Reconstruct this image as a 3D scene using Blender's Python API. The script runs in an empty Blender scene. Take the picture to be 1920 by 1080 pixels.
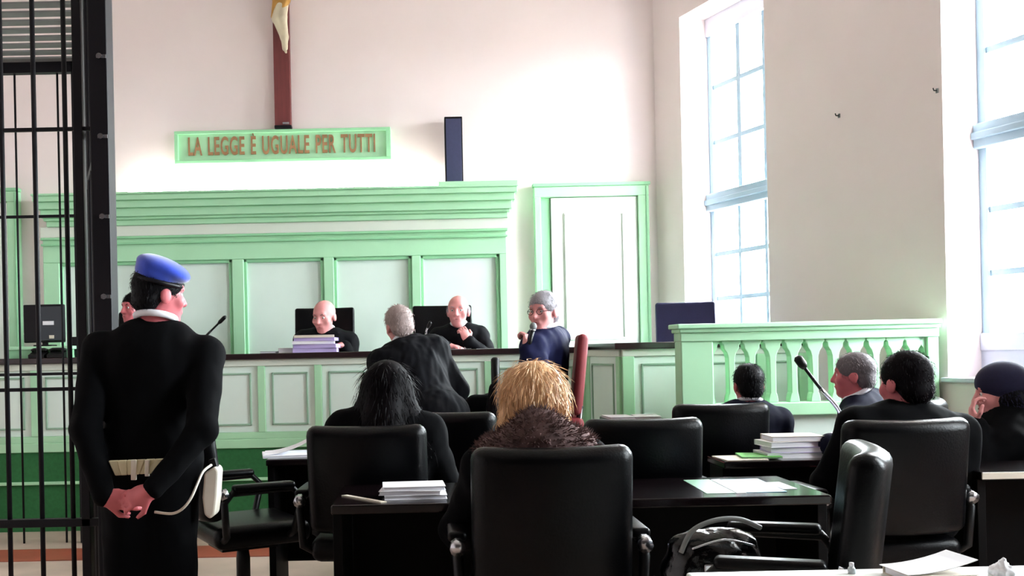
import bpy, bmesh, math, random
import numpy as np
from mathutils import Vector, Matrix

random.seed(7)
SC = bpy.context.scene
COL = SC.collection
R = math.radians

# ------------------------------------------------------------------ camera
F = 1900.0                    # focal length in pixels of the 1920 wide frame
PX, PY = 800.0, 660.0         # principal point (the picture is a crop of a wider shot)
EYE = 1.30                    # camera height
ROLL = R(1.2)
cd = bpy.data.cameras.new('camera')
cam = bpy.data.objects.new('camera', cd)
COL.objects.link(cam)
cd.sensor_width = 36.0
cd.lens = F / 1920 * 36.0
cd.shift_x = (960 - PX) / 1920
cd.shift_y = (PY - 540) / 1920
cd.clip_start = 0.05
cd.clip_end = 200
_c, _s = math.cos(ROLL), math.sin(ROLL)
cam.matrix_world = Matrix(((_c, _s, 0, 0), (0, 0, -1, 0), (-_s, _c, 0, EYE), (0, 0, 0, 1)))
SC.camera = cam

def at(px, py, Y):
    """world point seen at a pixel, at depth Y"""
    u, v = px - PX, PY - py
    k = Y / F
    return Vector((k * (u * _c + v * _s), Y, EYE + k * (-u * _s + v * _c)))

# ------------------------------------------------------------------ world, light, exposure
w = bpy.data.worlds.new('overcast_sky')
SC.world = w
w.use_nodes = True
nt = w.node_tree
bg = nt.nodes['Background']
# even white overcast above the horizon, the dimmer ground outside below it
_tc = nt.nodes.new('ShaderNodeTexCoord')
_sx = nt.nodes.new('ShaderNodeSeparateXYZ')
_mr = nt.nodes.new('ShaderNodeMapRange')
_mr.inputs['From Min'].default_value = -0.06
_mr.inputs['From Max'].default_value = 0.0
_mx = nt.nodes.new('ShaderNodeMix')
_mx.data_type = 'RGBA'
_mx.inputs['A'].default_value = (0.24, 0.24, 0.23, 1)
_mx.inputs['B'].default_value = (0.89, 0.95, 1.0, 1)
nt.links.new(_tc.outputs['Generated'], _sx.inputs[0])
nt.links.new(_sx.outputs['Z'], _mr.inputs['Value'])
nt.links.new(_mr.outputs['Result'], _mx.inputs['Factor'])
nt.links.new(_mx.outputs['Result'], bg.inputs[0])
bg.inputs[1].default_value = 11.0
SC.view_settings.view_transform = 'Standard'
SC.view_settings.look = 'None'
SC.view_settings.exposure = 2.78
SC.view_settings.gamma = 1.0
SC.view_settings.use_curve_mapping = False
SC.cycles.use_denoising = True
SC.cycles.max_bounces = 10
SC.cycles.diffuse_bounces = 5
SC.cycles.sample_clamp_indirect = 6.0

# right wall frame: s along the wall from the far corner towards the camera, t outwards
FAR = 9.40
CORNER = Vector((2.162, FAR, 0))
SD = Vector((0.3236, -0.9462, 0))
SN = Vector((0.9462, 0.3236, 0))
def rw(s, t, z):
    return CORNER + SD * s + SN * t + Vector((0, 0, z))
WINS = [(0.433, 1.596), (3.297, 4.46), (6.161, 7.324)]
SILL, HEAD = 1.075, 4.22
for s0, s1 in WINS:
    ld = bpy.data.lights.new('sky_portal', 'AREA')
    ld.shape = 'RECTANGLE'
    ld.size, ld.size_y = s1 - s0, HEAD - SILL
    ld.cycles.is_portal = True
    lo = bpy.data.objects.new('sky_portal', ld)
    COL.objects.link(lo)
    lo.matrix_world = Matrix.Translation(rw((s0 + s1) / 2, 0.40, (SILL + HEAD) / 2)) @ Matrix((
        (-SD.x, 0, SN.x, 0), (-SD.y, 0, SN.y, 0), (0, 1, 0, 0), (0, 0, 0, 1)))

# ------------------------------------------------------------------ materials
def _hex(r, g, b):
    f = lambda c: (c / 255 / 12.92) if c / 255 <= 0.04045 else ((c / 255 + 0.055) / 1.055) ** 2.4
    return (f(r), f(g), f(b), 1)

MATS = {}
def mat(name, rgb, rough=0.6, var=0.06, scale=6.0, metal=0.0, bump=0.0, spec=0.5, stretch=None, coat=0.0, sheen=0.0, emit=0.0):
    if name in MATS:
        return MATS[name]
    m = bpy.data.materials.new(name)
    m.use_nodes = True
    n, l = m.node_tree.nodes, m.node_tree.links
    b = n['Principled BSDF']
    col = _hex(*rgb)
    b.inputs['Roughness'].default_value = rough
    b.inputs['Metallic'].default_value = metal
    b.inputs['Specular IOR Level'].default_value = spec
    b.inputs['Coat Weight'].default_value = coat
    b.inputs['Sheen Weight'].default_value = sheen
    tc = n.new('ShaderNodeTexCoord')
    mp = n.new('ShaderNodeMapping')
    if stretch:
        mp.inputs['Scale'].default_value = stretch
    l.new(tc.outputs['Object'], mp.inputs['Vector'])
    no = n.new('ShaderNodeTexNoise')
    no.inputs['Scale'].default_value = scale
    no.inputs['Detail'].default_value = 5
    l.new(mp.outputs['Vector'], no.inputs['Vector'])
    mx = n.new('ShaderNodeMix')
    mx.data_type = 'RGBA'
    mx.inputs['A'].default_value = tuple(max(0, c * (1 - var * 1.6)) for c in col[:3]) + (1,)
    mx.inputs['B'].default_value = tuple(min(1, c * (1 + var * 1.6)) for c in col[:3]) + (1,)
    l.new(no.outputs['Fac'], mx.inputs['Factor'])
    l.new(mx.outputs['Result'], b.inputs['Base Color'])
    if bump:
        bp = n.new('ShaderNodeBump')
        bp.inputs['Strength'].default_value = bump
        bp.inputs['Distance'].default_value = 0.01
        n2 = n.new('ShaderNodeTexNoise')
        n2.inputs['Scale'].default_value = scale * 9
        n2.inputs['Detail'].default_value = 4
        l.new(mp.outputs['Vector'], n2.inputs['Vector'])
        l.new(n2.outputs['Fac'], bp.inputs['Height'])
        l.new(bp.outputs['Normal'], b.inputs['Normal'])
    if emit:
        b.inputs['Emission Color'].default_value = col
        b.inputs['Emission Strength'].default_value = emit
    MATS[name] = m
    return m

PLASTER = mat('pink_plaster', (243, 231, 230), 0.9, 0.03, 1.6, bump=0.12)
CEILM = mat('ceiling_plaster', (244, 241, 238), 0.9, 0.02)
FLOORM = mat('floor_terrazzo', (202, 180, 166), 0.35, 0.22, 3.0)
REDTILE = mat('red_floor_band', (160, 78, 60), 0.4, 0.15, 5)
GREEN = mat('green_paint', (178, 230, 188), 0.5, 0.05, 3)
GREEN2 = mat('deep_green_paint', (152, 214, 166), 0.5, 0.06, 3)
MINT = mat('pale_mint_paint', (226, 244, 234), 0.5, 0.04, 3)
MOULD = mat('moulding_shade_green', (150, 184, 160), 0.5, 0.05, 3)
CREAMG = mat('cream_green_paint', (222, 232, 218), 0.5, 0.03, 3)
CARPET = mat('dark_green_carpet', (46, 112, 62), 0.95, 0.18, 40, bump=0.3)
DARKTOP = mat('dark_wood_top', (44, 30, 32), 0.22, 0.25, 4, stretch=(1, 8, 8))
TABLE = mat('dark_table_wood', (14, 7, 9), 0.14, 0.3, 4, stretch=(1, 9, 9), spec=0.4)
TABLED = mat('dark_table_side', (5, 3, 4), 0.6, 0.3, 4, spec=0.12)
LEATHER = mat('black_leather', (2, 2, 4), 0.33, 0.2, 14, bump=0.12, spec=0.16)
NAVYL = mat('navy_leather', (50, 50, 92), 0.5, 0.12, 10, bump=0.1, spec=0.3)
PLAST = mat('black_plastic', (5, 5, 7), 0.4, 0.1, spec=0.3)
CHROME = mat('brushed_steel', (190, 192, 198), 0.25, 0.04, 20, metal=1.0)
IRON = mat('black_iron', (12, 10, 17), 0.5, 0.2, 9, spec=0.25)
IRONG = mat('grey_iron', (120, 124, 124), 0.5, 0.08, 9)
LOWBOUNCE = mat('low_bounce_brown', (46, 32, 27), 0.6, 0.2, 4, stretch=(6, 6, 1))  # invented dark finish for the unseen rear wall, reflects little light
PAPER = mat('white_paper', (235, 235, 240), 0.8, 0.02)
PAPERL = mat('lilac_paper', (190, 174, 222), 0.7, 0.05)
PAPERG = mat('green_card', (110, 190, 96), 0.7, 0.05)
PAPERB = mat('beige_paper', (214, 205, 190), 0.8, 0.04)
WOODR = mat('dark_red_wood', (112, 52, 52), 0.5, 0.2, 5, stretch=(8, 8, 1))
GOLD = mat('ochre_gilding', (196, 150, 78), 0.4, 0.12, 12, metal=0.3)
IVORY = mat('ivory_paint', (214, 204, 178), 0.5, 0.08, 20)
LETTER = mat('bronze_letter', (150, 112, 78), 0.5, 0.1, 20)
SPEAKM = mat('slate_blue_grille', (56, 60, 92), 0.6, 0.1, 40)
WINFR = mat('pale_blue_window_paint', (146, 172, 188), 0.6, 0.03)
WHITEP = mat('white_window_paint', (206, 210, 224), 0.6, 0.02)
DOORW = mat('white_door_paint', (236, 244, 236), 0.5, 0.02)
REDSEAT = mat('red_upholstery', (112, 20, 28), 0.7, 0.12, 20)
SUIT = mat('black_cloth', (2, 2, 4), 0.9, 0.25, 30, spec=0.1)
NAVY = mat('navy_cloth', (9, 11, 34), 0.85, 0.2, 24, spec=0.2)
BLUES = mat('dark_blue_suit', (10, 15, 54), 0.8, 0.15, 24, spec=0.2)
ROBE = mat('black_robe', (3, 3, 9), 0.75, 0.2, 16, spec=0.14)
SKIN = mat('skin', (222, 150, 148), 0.5, 0.05, 18)
SKINR = mat('ruddy_skin', (204, 106, 112), 0.5, 0.08, 18)
HAIRK = mat('black_hair', (5, 4, 8), 0.55, 0.3, 60, stretch=(6, 6, 1), spec=0.12)
HAIRG = mat('grey_hair', (150, 146, 152), 0.55, 0.3, 50, stretch=(6, 6, 1))
HAIRS = mat('salt_grey_hair', (96, 88, 92), 0.55, 0.35, 50, stretch=(6, 6, 1))
HAIRB = mat('blonde_hair', (224, 168, 120), 0.45, 0.35, 40, stretch=(8, 8, 1))
HAIRN = mat('brown_black_hair', (9, 5, 8), 0.55, 0.3, 60, stretch=(6, 6, 1), spec=0.06)
FUR = mat('brown_fur', (104, 82, 80), 0.85, 0.5, 24, spec=0.2)
BERET = mat('blue_felt', (28, 66, 190), 0.9, 0.12, 30, sheen=0.6)
KNIT = mat('dark_blue_knit', (14, 14, 48), 0.9, 0.2, 60)
WLEATH = mat('white_leather', (220, 214, 200), 0.5, 0.06, 14)
CREAM = mat('cream_webbing', (206, 196, 160), 0.6, 0.08, 20)
SHIRT = mat('white_shirt', (232, 232, 240), 0.7, 0.03)
EYEW = mat('eye_white', (225, 220, 218), 0.3, 0.02)
EYED = mat('eye_dark', (28, 18, 16), 0.3, 0.02)
LIPS = mat('lip', (160, 80, 84), 0.5, 0.04)
WDESK = mat('pale_desk_laminate', (222, 222, 216), 0.3, 0.03, 4)
SCREEN = mat('dark_screen', (40, 48, 56), 0.25, 0.05)
TUBE = mat('fluorescent_tube', (255, 244, 240), 0.5, 0.0, emit=7.0)
TEAL = mat('teal_print', (60, 150, 150), 0.5, 0.1)

def glass_mat():
    m = bpy.data.materials.new('window_glass')
    m.use_nodes = True
    n, l = m.node_tree.nodes, m.node_tree.links
    for x in list(n):
        if x.type != 'OUTPUT_MATERIAL':
            n.remove(x)
    out = n['Material Output']
    tr = n.new('ShaderNodeBsdfTransparent')
    tr.inputs[0].default_value = (0.97, 0.985, 0.98, 1)
    gl = n.new('ShaderNodeBsdfGlossy')
    gl.inputs['Roughness'].default_value = 0.02
    fr = n.new('ShaderNodeLayerWeight')
    pw = n.new('ShaderNodeMath'); pw.operation = 'POWER'; pw.inputs[1].default_value = 5
    ml = n.new('ShaderNodeMath'); ml.operation = 'MULTIPLY_ADD'; ml.inputs[1].default_value = 0.9; ml.inputs[2].default_value = 0.04
    l.new(fr.outputs['Facing'], pw.inputs[0])
    l.new(pw.outputs[0], ml.inputs[0])
    mx = n.new('ShaderNodeMixShader')
    l.new(ml.outputs[0], mx.inputs[0])
    l.new(tr.outputs[0], mx.inputs[1])
    l.new(gl.outputs[0], mx.inputs[2])
    l.new(mx.outputs[0], out.inputs[0])
    return m
GLASS = glass_mat()

# ------------------------------------------------------------------ mesh helpers
class MB:
    def __init__(s):
        s.v, s.f = [], []
    def add(s, vs, fs):
        k = len(s.v)
        s.v += [tuple(p) for p in vs]
        s.f += [tuple(i + k for i in f) for f in fs]
        return s
    def hexa(s, p):
        return s.add(p, [(0, 3, 2, 1), (4, 5, 6, 7), (0, 1, 5, 4), (1, 2, 6, 5), (2, 3, 7, 6), (3, 0, 4, 7)])
    def box(s, x0, x1, y0, y1, z0, z1):
        return s.hexa([(x0, y0, z0), (x1, y0, z0), (x1, y1, z0), (x0, y1, z0), (x0, y0, z1), (x1, y0, z1), (x1, y1, z1), (x0, y1, z1)])
    def mbox(s, fn, a0, a1, b0, b1, c0, c1):
        return s.hexa([fn(a0, b0, c0), fn(a1, b0, c0), fn(a1, b1, c0), fn(a0, b1, c0), fn(a0, b0, c1), fn(a1, b0, c1), fn(a1, b1, c1), fn(a0, b1, c1)])
    def tube(s, pts, r, n=8, caps=True):
        pts = [Vector(p) for p in pts]
        rr = r if isinstance(r, (list, tuple)) else [r] * len(pts)
        rings, k0 = [], len(s.v)
        up = None
        for i, p in enumerate(pts):
            d = (pts[min(i + 1, len(pts) - 1)] - pts[max(i - 1, 0)]).normalized()
            if up is None:
                up = Vector((0, 0, 1)) if abs(d.z) < 0.9 else Vector((1, 0, 0))
            a = d.cross(up).normalized()
            b = a.cross(d).normalized()
            up = b
            for j in range(n):
                t = 2 * math.pi * j / n
                s.v.append(tuple(p + (a * math.cos(t) + b * math.sin(t)) * rr[i]))
        for i in range(len(pts) - 1):
            for j in range(n):
                q = (j + 1) % n
                s.f.append((k0 + i * n + j, k0 + i * n + q, k0 + (i + 1) * n + q, k0 + (i + 1) * n + j))
        if caps:
            s.f.append(tuple(k0 + j for j in range(n))[::-1])
            s.f.append(tuple(k0 + (len(pts) - 1) * n + j for j in range(n)))
        return s
    def ball(s, c, r, n=10, m=7, rot=None):
        r = r if isinstance(r, (list, tuple)) else (r, r, r)
        vs, fs = [], []
        for i in range(m + 1):
            ph = math.pi * i / m
            for j in range(n):
                th = 2 * math.pi * j / n
                p = Vector((r[0] * math.sin(ph) * math.cos(th), r[1] * math.sin(ph) * math.sin(th), r[2] * math.cos(ph)))
                if rot:
                    p = rot @ p
                vs.append(Vector(c) + p)
        for i in range(m):
            for j in range(n):
                q = (j + 1) % n
                fs.append((i * n + j, (i + 1) * n + j, (i + 1) * n + q, i * n + q))
        return s.add(vs, fs)
    def prism(s, poly, fn, t0, t1):
        """poly in (a, b), extruded over t: fn(a, t, b)"""
        n = len(poly)
        vs = [fn(a, t0, b) for a, b in poly] + [fn(a, t1, b) for a, b in poly]
        fs = [tuple(range(n)), tuple(range(2 * n - 1, n - 1, -1))]
        fs += [(i, i + n, (i + 1) % n + n, (i + 1) % n) for i in range(n)]
        return s.add(vs, fs)

def link(name, me, m=None, parent=None, smooth=False, loc=None, rz=None):
    o = bpy.data.objects.new(name, me)
    COL.objects.link(o)
    if m and not me.materials:
        me.materials.append(m)
    if parent:
        o.parent = parent
    if loc is not None:
        o.location = loc
    if rz is not None:
        o.rotation_euler = (0, 0, rz)
    if smooth:
        for p in me.polygons:
            p.use_smooth = True
    return o

def build(name, mb, m, parent=None, smooth=False, bevel=0.0, seg=2, loc=None, rz=None):
    me = bpy.data.meshes.new(name)
    me.from_pydata(mb.v, [], mb.f)
    bm = bmesh.new()
    bm.from_mesh(me)
    bmesh.ops.recalc_face_normals(bm, faces=bm.faces)
    if bevel:
        bmesh.ops.bevel(bm, geom=[e for e in bm.edges if e.is_manifold and e.calc_face_angle(0) > 0.5], offset=bevel, segments=seg, profile=0.5, affect='EDGES', clamp_overlap=True)
    bm.to_mesh(me)
    bm.free()
    return link(name, me, m, parent, smooth, loc, rz)

def tag(o, label=None, cat=None, group=None, kind=None):
    if label: o['label'] = label
    if cat: o['category'] = cat
    if group: o['group'] = group
    if kind: o['kind'] = kind
    return o

def thing(name, label, cat, loc=(0, 0, 0), rz=0.0, group=None, kind=None):
    o = bpy.data.objects.new(name, None)
    o.empty_display_size = 0.1
    COL.objects.link(o)
    o.location = loc
    o.rotation_euler = (0, 0, rz)
    return tag(o, label, cat, group, kind)

def dup(root, loc, rz, label, group=None):
    r = root.copy()
    COL.objects.link(r)
    r.location = loc
    r.rotation_euler = (0, 0, rz)
    r['label'] = label
    if group: r['group'] = group
    for ch in list(root.children):
        c = ch.copy(); COL.objects.link(c); c.parent = r
        for g in list(ch.children):
            d = g.copy(); COL.objects.link(d); d.parent = c
    return r

# ------------------------------------------------------------------ implicit surfaces for bodies and soft shapes
def cap(a, b, r0, r1=None, k=0.02):
    return ('cap', np.array(a, float), np.array(b, float), r0, r0 if r1 is None else r1, k)
def ell(c, r, rot=None, k=0.03):
    return ('ell', np.array(c, float), np.array(r, float), rot, k)
def cut(c, r, rot=None, k=0.01):
    return ('cut', np.array(c, float), np.array(r, float), rot, k)
def plane(p, n, k=0.0):
    return ('pln', np.array(p, float), np.array(n, float) / np.linalg.norm(n), k)

def _ev(p, X, Y, Z):
    if p[0] == 'cap':
        _, a, b, r0, r1, k = p
        ab = b - a
        L = max(ab @ ab, 1e-9)
        t = np.clip(((X - a[0]) * ab[0] + (Y - a[1]) * ab[1] + (Z - a[2]) * ab[2]) / L, 0, 1)
        return np.sqrt((X - a[0] - t * ab[0]) ** 2 + (Y - a[1] - t * ab[1]) ** 2 + (Z - a[2] - t * ab[2]) ** 2) - (r0 + (r1 - r0) * t)
    _, c, r, rot, k = p
    dx, dy, dz = X - c[0], Y - c[1], Z - c[2]
    if rot is not None:       # columns of rot are the ellipsoid's axes
        q = np.array(rot)
        dx, dy, dz = (dx * q[0, 0] + dy * q[1, 0] + dz * q[2, 0], dx * q[0, 1] + dy * q[1, 1] + dz * q[2, 1], dx * q[0, 2] + dy * q[1, 2] + dz * q[2, 2])
    k0 = np.sqrt((dx / r[0]) ** 2 + (dy / r[1]) ** 2 + (dz / r[2]) ** 2)
    k1 = np.sqrt((dx / r[0] ** 2) ** 2 + (dy / r[1] ** 2) ** 2 + (dz / r[2] ** 2) ** 2)
    return k0 * (k0 - 1) / np.maximum(k1, 1e-6)

def sdf_mesh(name, prims, h):
    lo, hi = np.full(3, 1e9), np.full(3, -1e9)
    bbs = []
    for p in prims:
        if p[0] == 'cap':
            m = max(p[3], p[4])
            b0, b1 = np.minimum(p[1], p[2]) - m, np.maximum(p[1], p[2]) + m
        elif p[0] in ('ell', 'cut'):
            m = p[2].max() if p[3] is not None else p[2]
            b0, b1 = p[1] - m, p[1] + m
        else:
            b0 = b1 = None
        bbs.append((b0, b1))
        if p[0] in ('cap', 'ell'):
            lo, hi = np.minimum(lo, b0), np.maximum(hi, b1)
    lo, hi = lo - 3 * h, hi + 3 * h
    n = np.ceil((hi - lo) / h).astype(int) + 1
    D = np.full(n, 0.3, np.float32)
    ax = [lo[i] + h * np.arange(n[i]) for i in range(3)]
    for p, (b0, b1) in zip(prims, bbs):
        k = p[-1]
        if p[0] == 'pln':
            g = (ax[0][:, None, None] - p[1][0]) * p[2][0] + (ax[1][None, :, None] - p[1][1]) * p[2][1] + (ax[2][None, None, :] - p[1][2]) * p[2][2]
            D = np.maximum(D, g.astype(np.float32))
            continue
        m = k + 4 * h
        i0 = np.clip(np.floor((b0 - m - lo) / h).astype(int), 0, n - 1)
        i1 = np.clip(np.ceil((b1 + m - lo) / h).astype(int) + 1, 1, n)
        sl = tuple(slice(i0[i], i1[i]) for i in range(3))
        g = _ev(p, ax[0][sl[0]][:, None, None], ax[1][sl[1]][None, :, None], ax[2][sl[2]][None, None, :]).astype(np.float32)
        d = D[sl]
        if p[0] == 'cut':
            g = -g
            q = np.maximum(k - np.abs(d - g), 0) / max(k, 1e-6)
            D[sl] = np.maximum(d, g) + q * q * k / 4
        else:
            q = np.maximum(k - np.abs(d - g), 0) / max(k, 1e-6)
            D[sl] = np.minimum(d, g) - q * q * k / 4
    ins = D < 0
    cnt = np.zeros(n - 1, np.int8)
    cs = [(i, j, k) for i in (0, 1) for j in (0, 1) for k in (0, 1)]
    S = lambda A, c: A[c[0]:n[0] - 1 + c[0], c[1]:n[1] - 1 + c[1], c[2]:n[2] - 1 + c[2]]
    for c in cs:
        cnt += S(ins, c)
    act = (cnt > 0) & (cnt < 8)
    I = np.argwhere(act)
    idx = np.full(n - 1, -1, np.int64)
    idx[act] = np.arange(len(I))
    pos, num = np.zeros((len(I), 3)), np.zeros(len(I))
    V = {c: D[I[:, 0] + c[0], I[:, 1] + c[1], I[:, 2] + c[2]] for c in cs}
    for a in cs:
        for x in range(3):
            if a[x] == 0:
                b = list(a); b[x] = 1; b = tuple(b)
                da, db = V[a], V[b]
                cr = (da < 0) != (db < 0)
                t = np.where(cr, da / np.where(cr, da - db, 1), 0)
                for y in range(3):
                    pos[:, y] += np.where(cr, a[y] + (t if y == x else 0), 0)
                num += cr
    verts = lo + (I + pos / num[:, None]) * h
    faces = []
    for x in range(3):
        y, z = (x + 1) % 3, (x + 2) % 3
        sa = [slice(1, -1)] * 3; sb = [slice(1, -1)] * 3
        sa[x] = slice(0, -1); sb[x] = slice(1, None)
        A, B = ins[tuple(sa)], ins[tuple(sb)]
        E = np.argwhere(A != B)
        if not len(E):
            continue
        base = E.copy()
        for q in (y, z):
            base[:, q] += 1
        flip = A[tuple(E.T)]
        def cell(dy, dz):
            c = base.copy(); c[:, y] -= dy; c[:, z] -= dz
            return idx[tuple(c.T)]
        q = np.stack([cell(1, 1), cell(0, 1), cell(0, 0), cell(1, 0)], 1)
        q[~flip] = q[~flip][:, ::-1]
        faces.append(q)
    fa = np.concatenate(faces)
    fa = fa[(fa >= 0).all(1)]
    me = bpy.data.meshes.new(name)
    me.vertices.add(len(verts))
    me.vertices.foreach_set('co', verts.astype(np.float32).ravel())
    me.loops.add(len(fa) * 4)
    me.loops.foreach_set('vertex_index', fa.astype(np.int32).ravel())
    me.polygons.add(len(fa))
    me.polygons.foreach_set('loop_start', np.arange(0, len(fa) * 4, 4, dtype=np.int32))
    me.polygons.foreach_set('loop_total', np.full(len(fa), 4, np.int32))
    me.update(calc_edges=True)
    me.polygons.foreach_set('use_smooth', np.ones(len(fa), bool))
    me.validate()
    return me

def soft(name, prims, h, m, parent=None, loc=None, rz=None):
    return link(name, sdf_mesh(name, prims, h), m, parent, loc=loc, rz=rz)
# ------------------------------------------------------------------ room shell
I3 = lambda a, b, c: Vector((a, b, c))
LEFTX, REAR, TOP = -5.2, -3.0, 5.8
tag(build('floor', MB().box(LEFTX - .2, 7.2, REAR - .2, FAR + .2, -0.12, 0.0), FLOORM), kind='structure')
tag(build('ceiling', MB().box(LEFTX - .2, 7.2, REAR - .2, FAR + .2, TOP, TOP + .15), CEILM), kind='structure')
tag(build('wall_far', MB().box(LEFTX, 2.65, FAR, FAR + .25, 0, TOP), PLASTER), kind='structure')
tag(build('wall_left', MB().box(LEFTX - .2, LEFTX, REAR, FAR + .2, 0, TOP), PLASTER), kind='structure')
tag(build('wall_rear', MB().box(LEFTX - .2, 7.2, REAR - .2, REAR, 0, TOP), LOWBOUNCE), kind='structure')  # unseen wall, made dark to cut bounce onto camera-facing sides
mb = MB()
THK = 0.42
SEND = 13.1
edges = [0.0] + [q for p in WINS for q in p] + [SEND]
for i in range(0, len(edges), 2):
    mb.mbox(rw, edges[i], edges[i + 1], 0, THK, 0, TOP)
for s0, s1 in WINS:
    mb.mbox(rw, s0, s1, 0, THK, 0, SILL - 0.03)
    mb.mbox(rw, s0, s1, 0, THK, HEAD, TOP)
    mb.mbox(rw, s0, s1, 0.29, THK, SILL - 0.03, 1.235)
tag(build('wall_right', mb, PLASTER), kind='structure')
tag(build('trim_1', MB().box(LEFTX, 1.3, 6.55, 6.95, -0.01, 0.004), REDTILE), kind='structure')
for x, y, nm in ((1583, 217, 'wall_hook'), (1768, 170, 'wall_hook')):
    # small iron hooks in the wall between the windows
    u = (x - PX) / F
    s = (u * FAR - CORNER.x) / (SD.x - u * SD.y)
    P = rw(s, 0, at(x, y, rw(s, 0, 0).y).z)
    o = thing(nm, 'small iron hook in the plaster midway between the two windows' if x < 1700 else 'small bent iron hook at the edge of the near window recess', 'hook', P)
    build('plate', MB().mbox(lambda a, b, c: SD * a + SN * b + Vector((0, 0, c)), -.008, .008, -.008, 0, -.014, .014), IRONG, o)
    build('peg', MB().tube([SN * -.006, SN * -.03, SN * -.036 + Vector((0, 0, .015))], .004, 6), IRON, o)

def window(i, s0, s1):
    t = thing('window_%d' % i, 'tall multi-pane window in a deep recess, %s' % ('beside the far corner' if i == 1 else 'nearer the camera at the right edge' if i == 2 else 'beyond the right edge'), 'window', rw(s0, 0, 0), kind='structure')
    L = lambda s, u, z: rw(s, u, z) - rw(s0, 0, 0)
    fr = MB()
    zb, zt = 1.235, HEAD
    a, b = s0, s1
    build('stile', MB().mbox(L, a, a + .058, .280, .312, 1.345, 4.06), WINFR, t, bevel=.003)
    build('stile', MB().mbox(L, b - .058, b, .280, .312, 1.345, 4.06), WINFR, t, bevel=.003)
    fr.mbox(L, a, b, .26, .36, zb, 1.345)
    fr.mbox(L, a, b, .26, .36, 4.06, zt)
    build('frame', fr, WHITEP, t, bevel=.006)
    build('transom', MB().mbox(L, a, b, .235, .35, 2.50, 2.655).mbox(L, a, b, .215, .3, 2.555, 2.60), WINFR, t, bevel=.008)
    build('sill_board', MB().mbox(L, a - .03, b + .03, -.035, .29, SILL - .03, SILL), WHITEP, t, bevel=.008)
    build('apron', MB().mbox(L, a, b, .27, .295, SILL, 1.235), WHITEP, t)
    cols = [a + .055, a + .425, a + .775, b - .055]
    cols2 = [a + .055, a + .40, a + .755, b - .055]
    for cc, zs in ((cols, [2.655, 3.11, 3.60, 4.06]), (cols2, [1.345, 1.72, 2.115, 2.50])):
        for c in cc[1:-1]:
            w2 = .026 if cc is cols else .018
            build('muntin', MB().mbox(L, c - w2, c + w2, .294, .309, zs[0], zs[-1]), WINFR, t)
        for z in zs[1:-1]:
            build('muntin', MB().mbox(L, cc[0], cc[-1], .296, .309, z - .019, z + .019), WINFR, t)
        for q in range(3):
            for k in range(3):
                build('pane', MB().mbox(L, cc[q], cc[q + 1], .3095, .3125, zs[k], zs[k + 1]), GLASS, t)
for i, (a, b) in enumerate(WINS):
    window(i + 1, a, b)

# dais behind the bench
DZ = 0.40
BF = 7.70          # front of the bench
tag(build('floor_dais', MB().prism([(LEFTX, BF + .1), (2.6, BF + .1), (2.12, FAR), (LEFTX, FAR)], lambda a, t, b: Vector((a, b, t)), 0, DZ), CARPET), kind='structure')

def door(i, xl, xr, yt, flip):
    P0, P1 = at(xl, yt, 9.36), at(xr, yt, 9.36)
    x0, x1, z1 = P0.x, P1.x, (P0.z + P1.z) / 2
    t = thing('door_%d' % i, 'white panelled door in a pale green frame %s' % ('right of the wall panelling' if i == 1 else 'seen behind the cage bars'), 'door', (x0, 9.40, DZ), kind='structure')
    W, H = x1 - x0, z1 - DZ
    fr = MB().box(0, .06, -.09, 0, 0, H - .115).box(W - .10, W, -.09, 0, 0, H - .115).box(0, W, -.09, 0, H - .115, H - .02)
    build('door_frame', fr, GREEN, t, bevel=.006)
    build('door_frame_bead', MB().box(-.012, W + .012, -.105, -.02, H - .02, H + .01).box(W - .03, W - .012, -.10, -.08, 0, H - .03), GREEN2, t, bevel=.004)
    build('hinge_strip', MB().box(.06, .145, -.045, 0, 0, H - .115), GREEN2, t)
    lx0, lx1 = .155, W - .105
    leaf = build('door_leaf', MB().box(lx0, lx1, -.06, -.015, 0.01, H - .12), DOORW, t, bevel=.004)
    def frame4(a0, a1, b0, b1, w_, y0, y1):
        return MB().box(a0, a1, y0, y1, b0, b0 + w_).box(a0, a1, y0, y1, b1 - w_, b1).box(a0, a0 + w_, y0, y1, b0 + w_, b1 - w_).box(a1 - w_, a1, y0, y1, b0 + w_, b1 - w_)
    build('panel_moulding', frame4(lx0 + .12, lx1 - .12, .98, H - .26, .02, -.075, -.055), DOORW, leaf, bevel=.005)
    build('panel_moulding', frame4(lx0 + .12, lx1 - .12, .12, .80, .02, -.075, -.055), DOORW, leaf, bevel=.005)
    build('handle', MB().tube([(lx0 + .05, -.06, .95), (lx0 + .05, -.10, .95), (lx0 + .15, -.105, .95)], .009), CHROME, leaf, smooth=True)
door(1, 1000, 1214, 346, False)
door(2, -180, 36, 358, True)

# ------------------------------------------------------------------ wall panelling behind the judges
XL, XR = at(82, 560, 9.28).x, at(952, 560, 9.28).x
YF = 9.28
t = thing('wall_panelling', 'pale green wall panelling with mint panels and a deep cornice behind the bench', 'panelling', ((XL + XR) / 2, 9.34, DZ))
ox, oy, oz = t.location
def wp(mb): # world -> local of the panelling
    mb.v = [(x - ox, y - oy, z - oz) for x, y, z in mb.v]
    return mb
ZP0, ZP1, ZR, ZC, ZT = 0.62, 2.185, 2.415, 2.51, 2.795
build('backing', wp(MB().box(XL, XR, 9.345, 9.395, DZ, ZC)), MINT, t)
edgepx = [(112, 264), (285, 436), (458, 608), (627, 773), (790, 938)]
pan = [(at(a, 560, YF).x, at(b, 560, YF).x) for a, b in edgepx]
st = [XL] + [q for p in pan for q in p] + [XR]
for k in range(0, len(st), 2):
    build('stile', wp(MB().box(st[k], st[k + 1], YF, 9.345, DZ, ZP1)), GREEN, t, bevel=.006)
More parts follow.
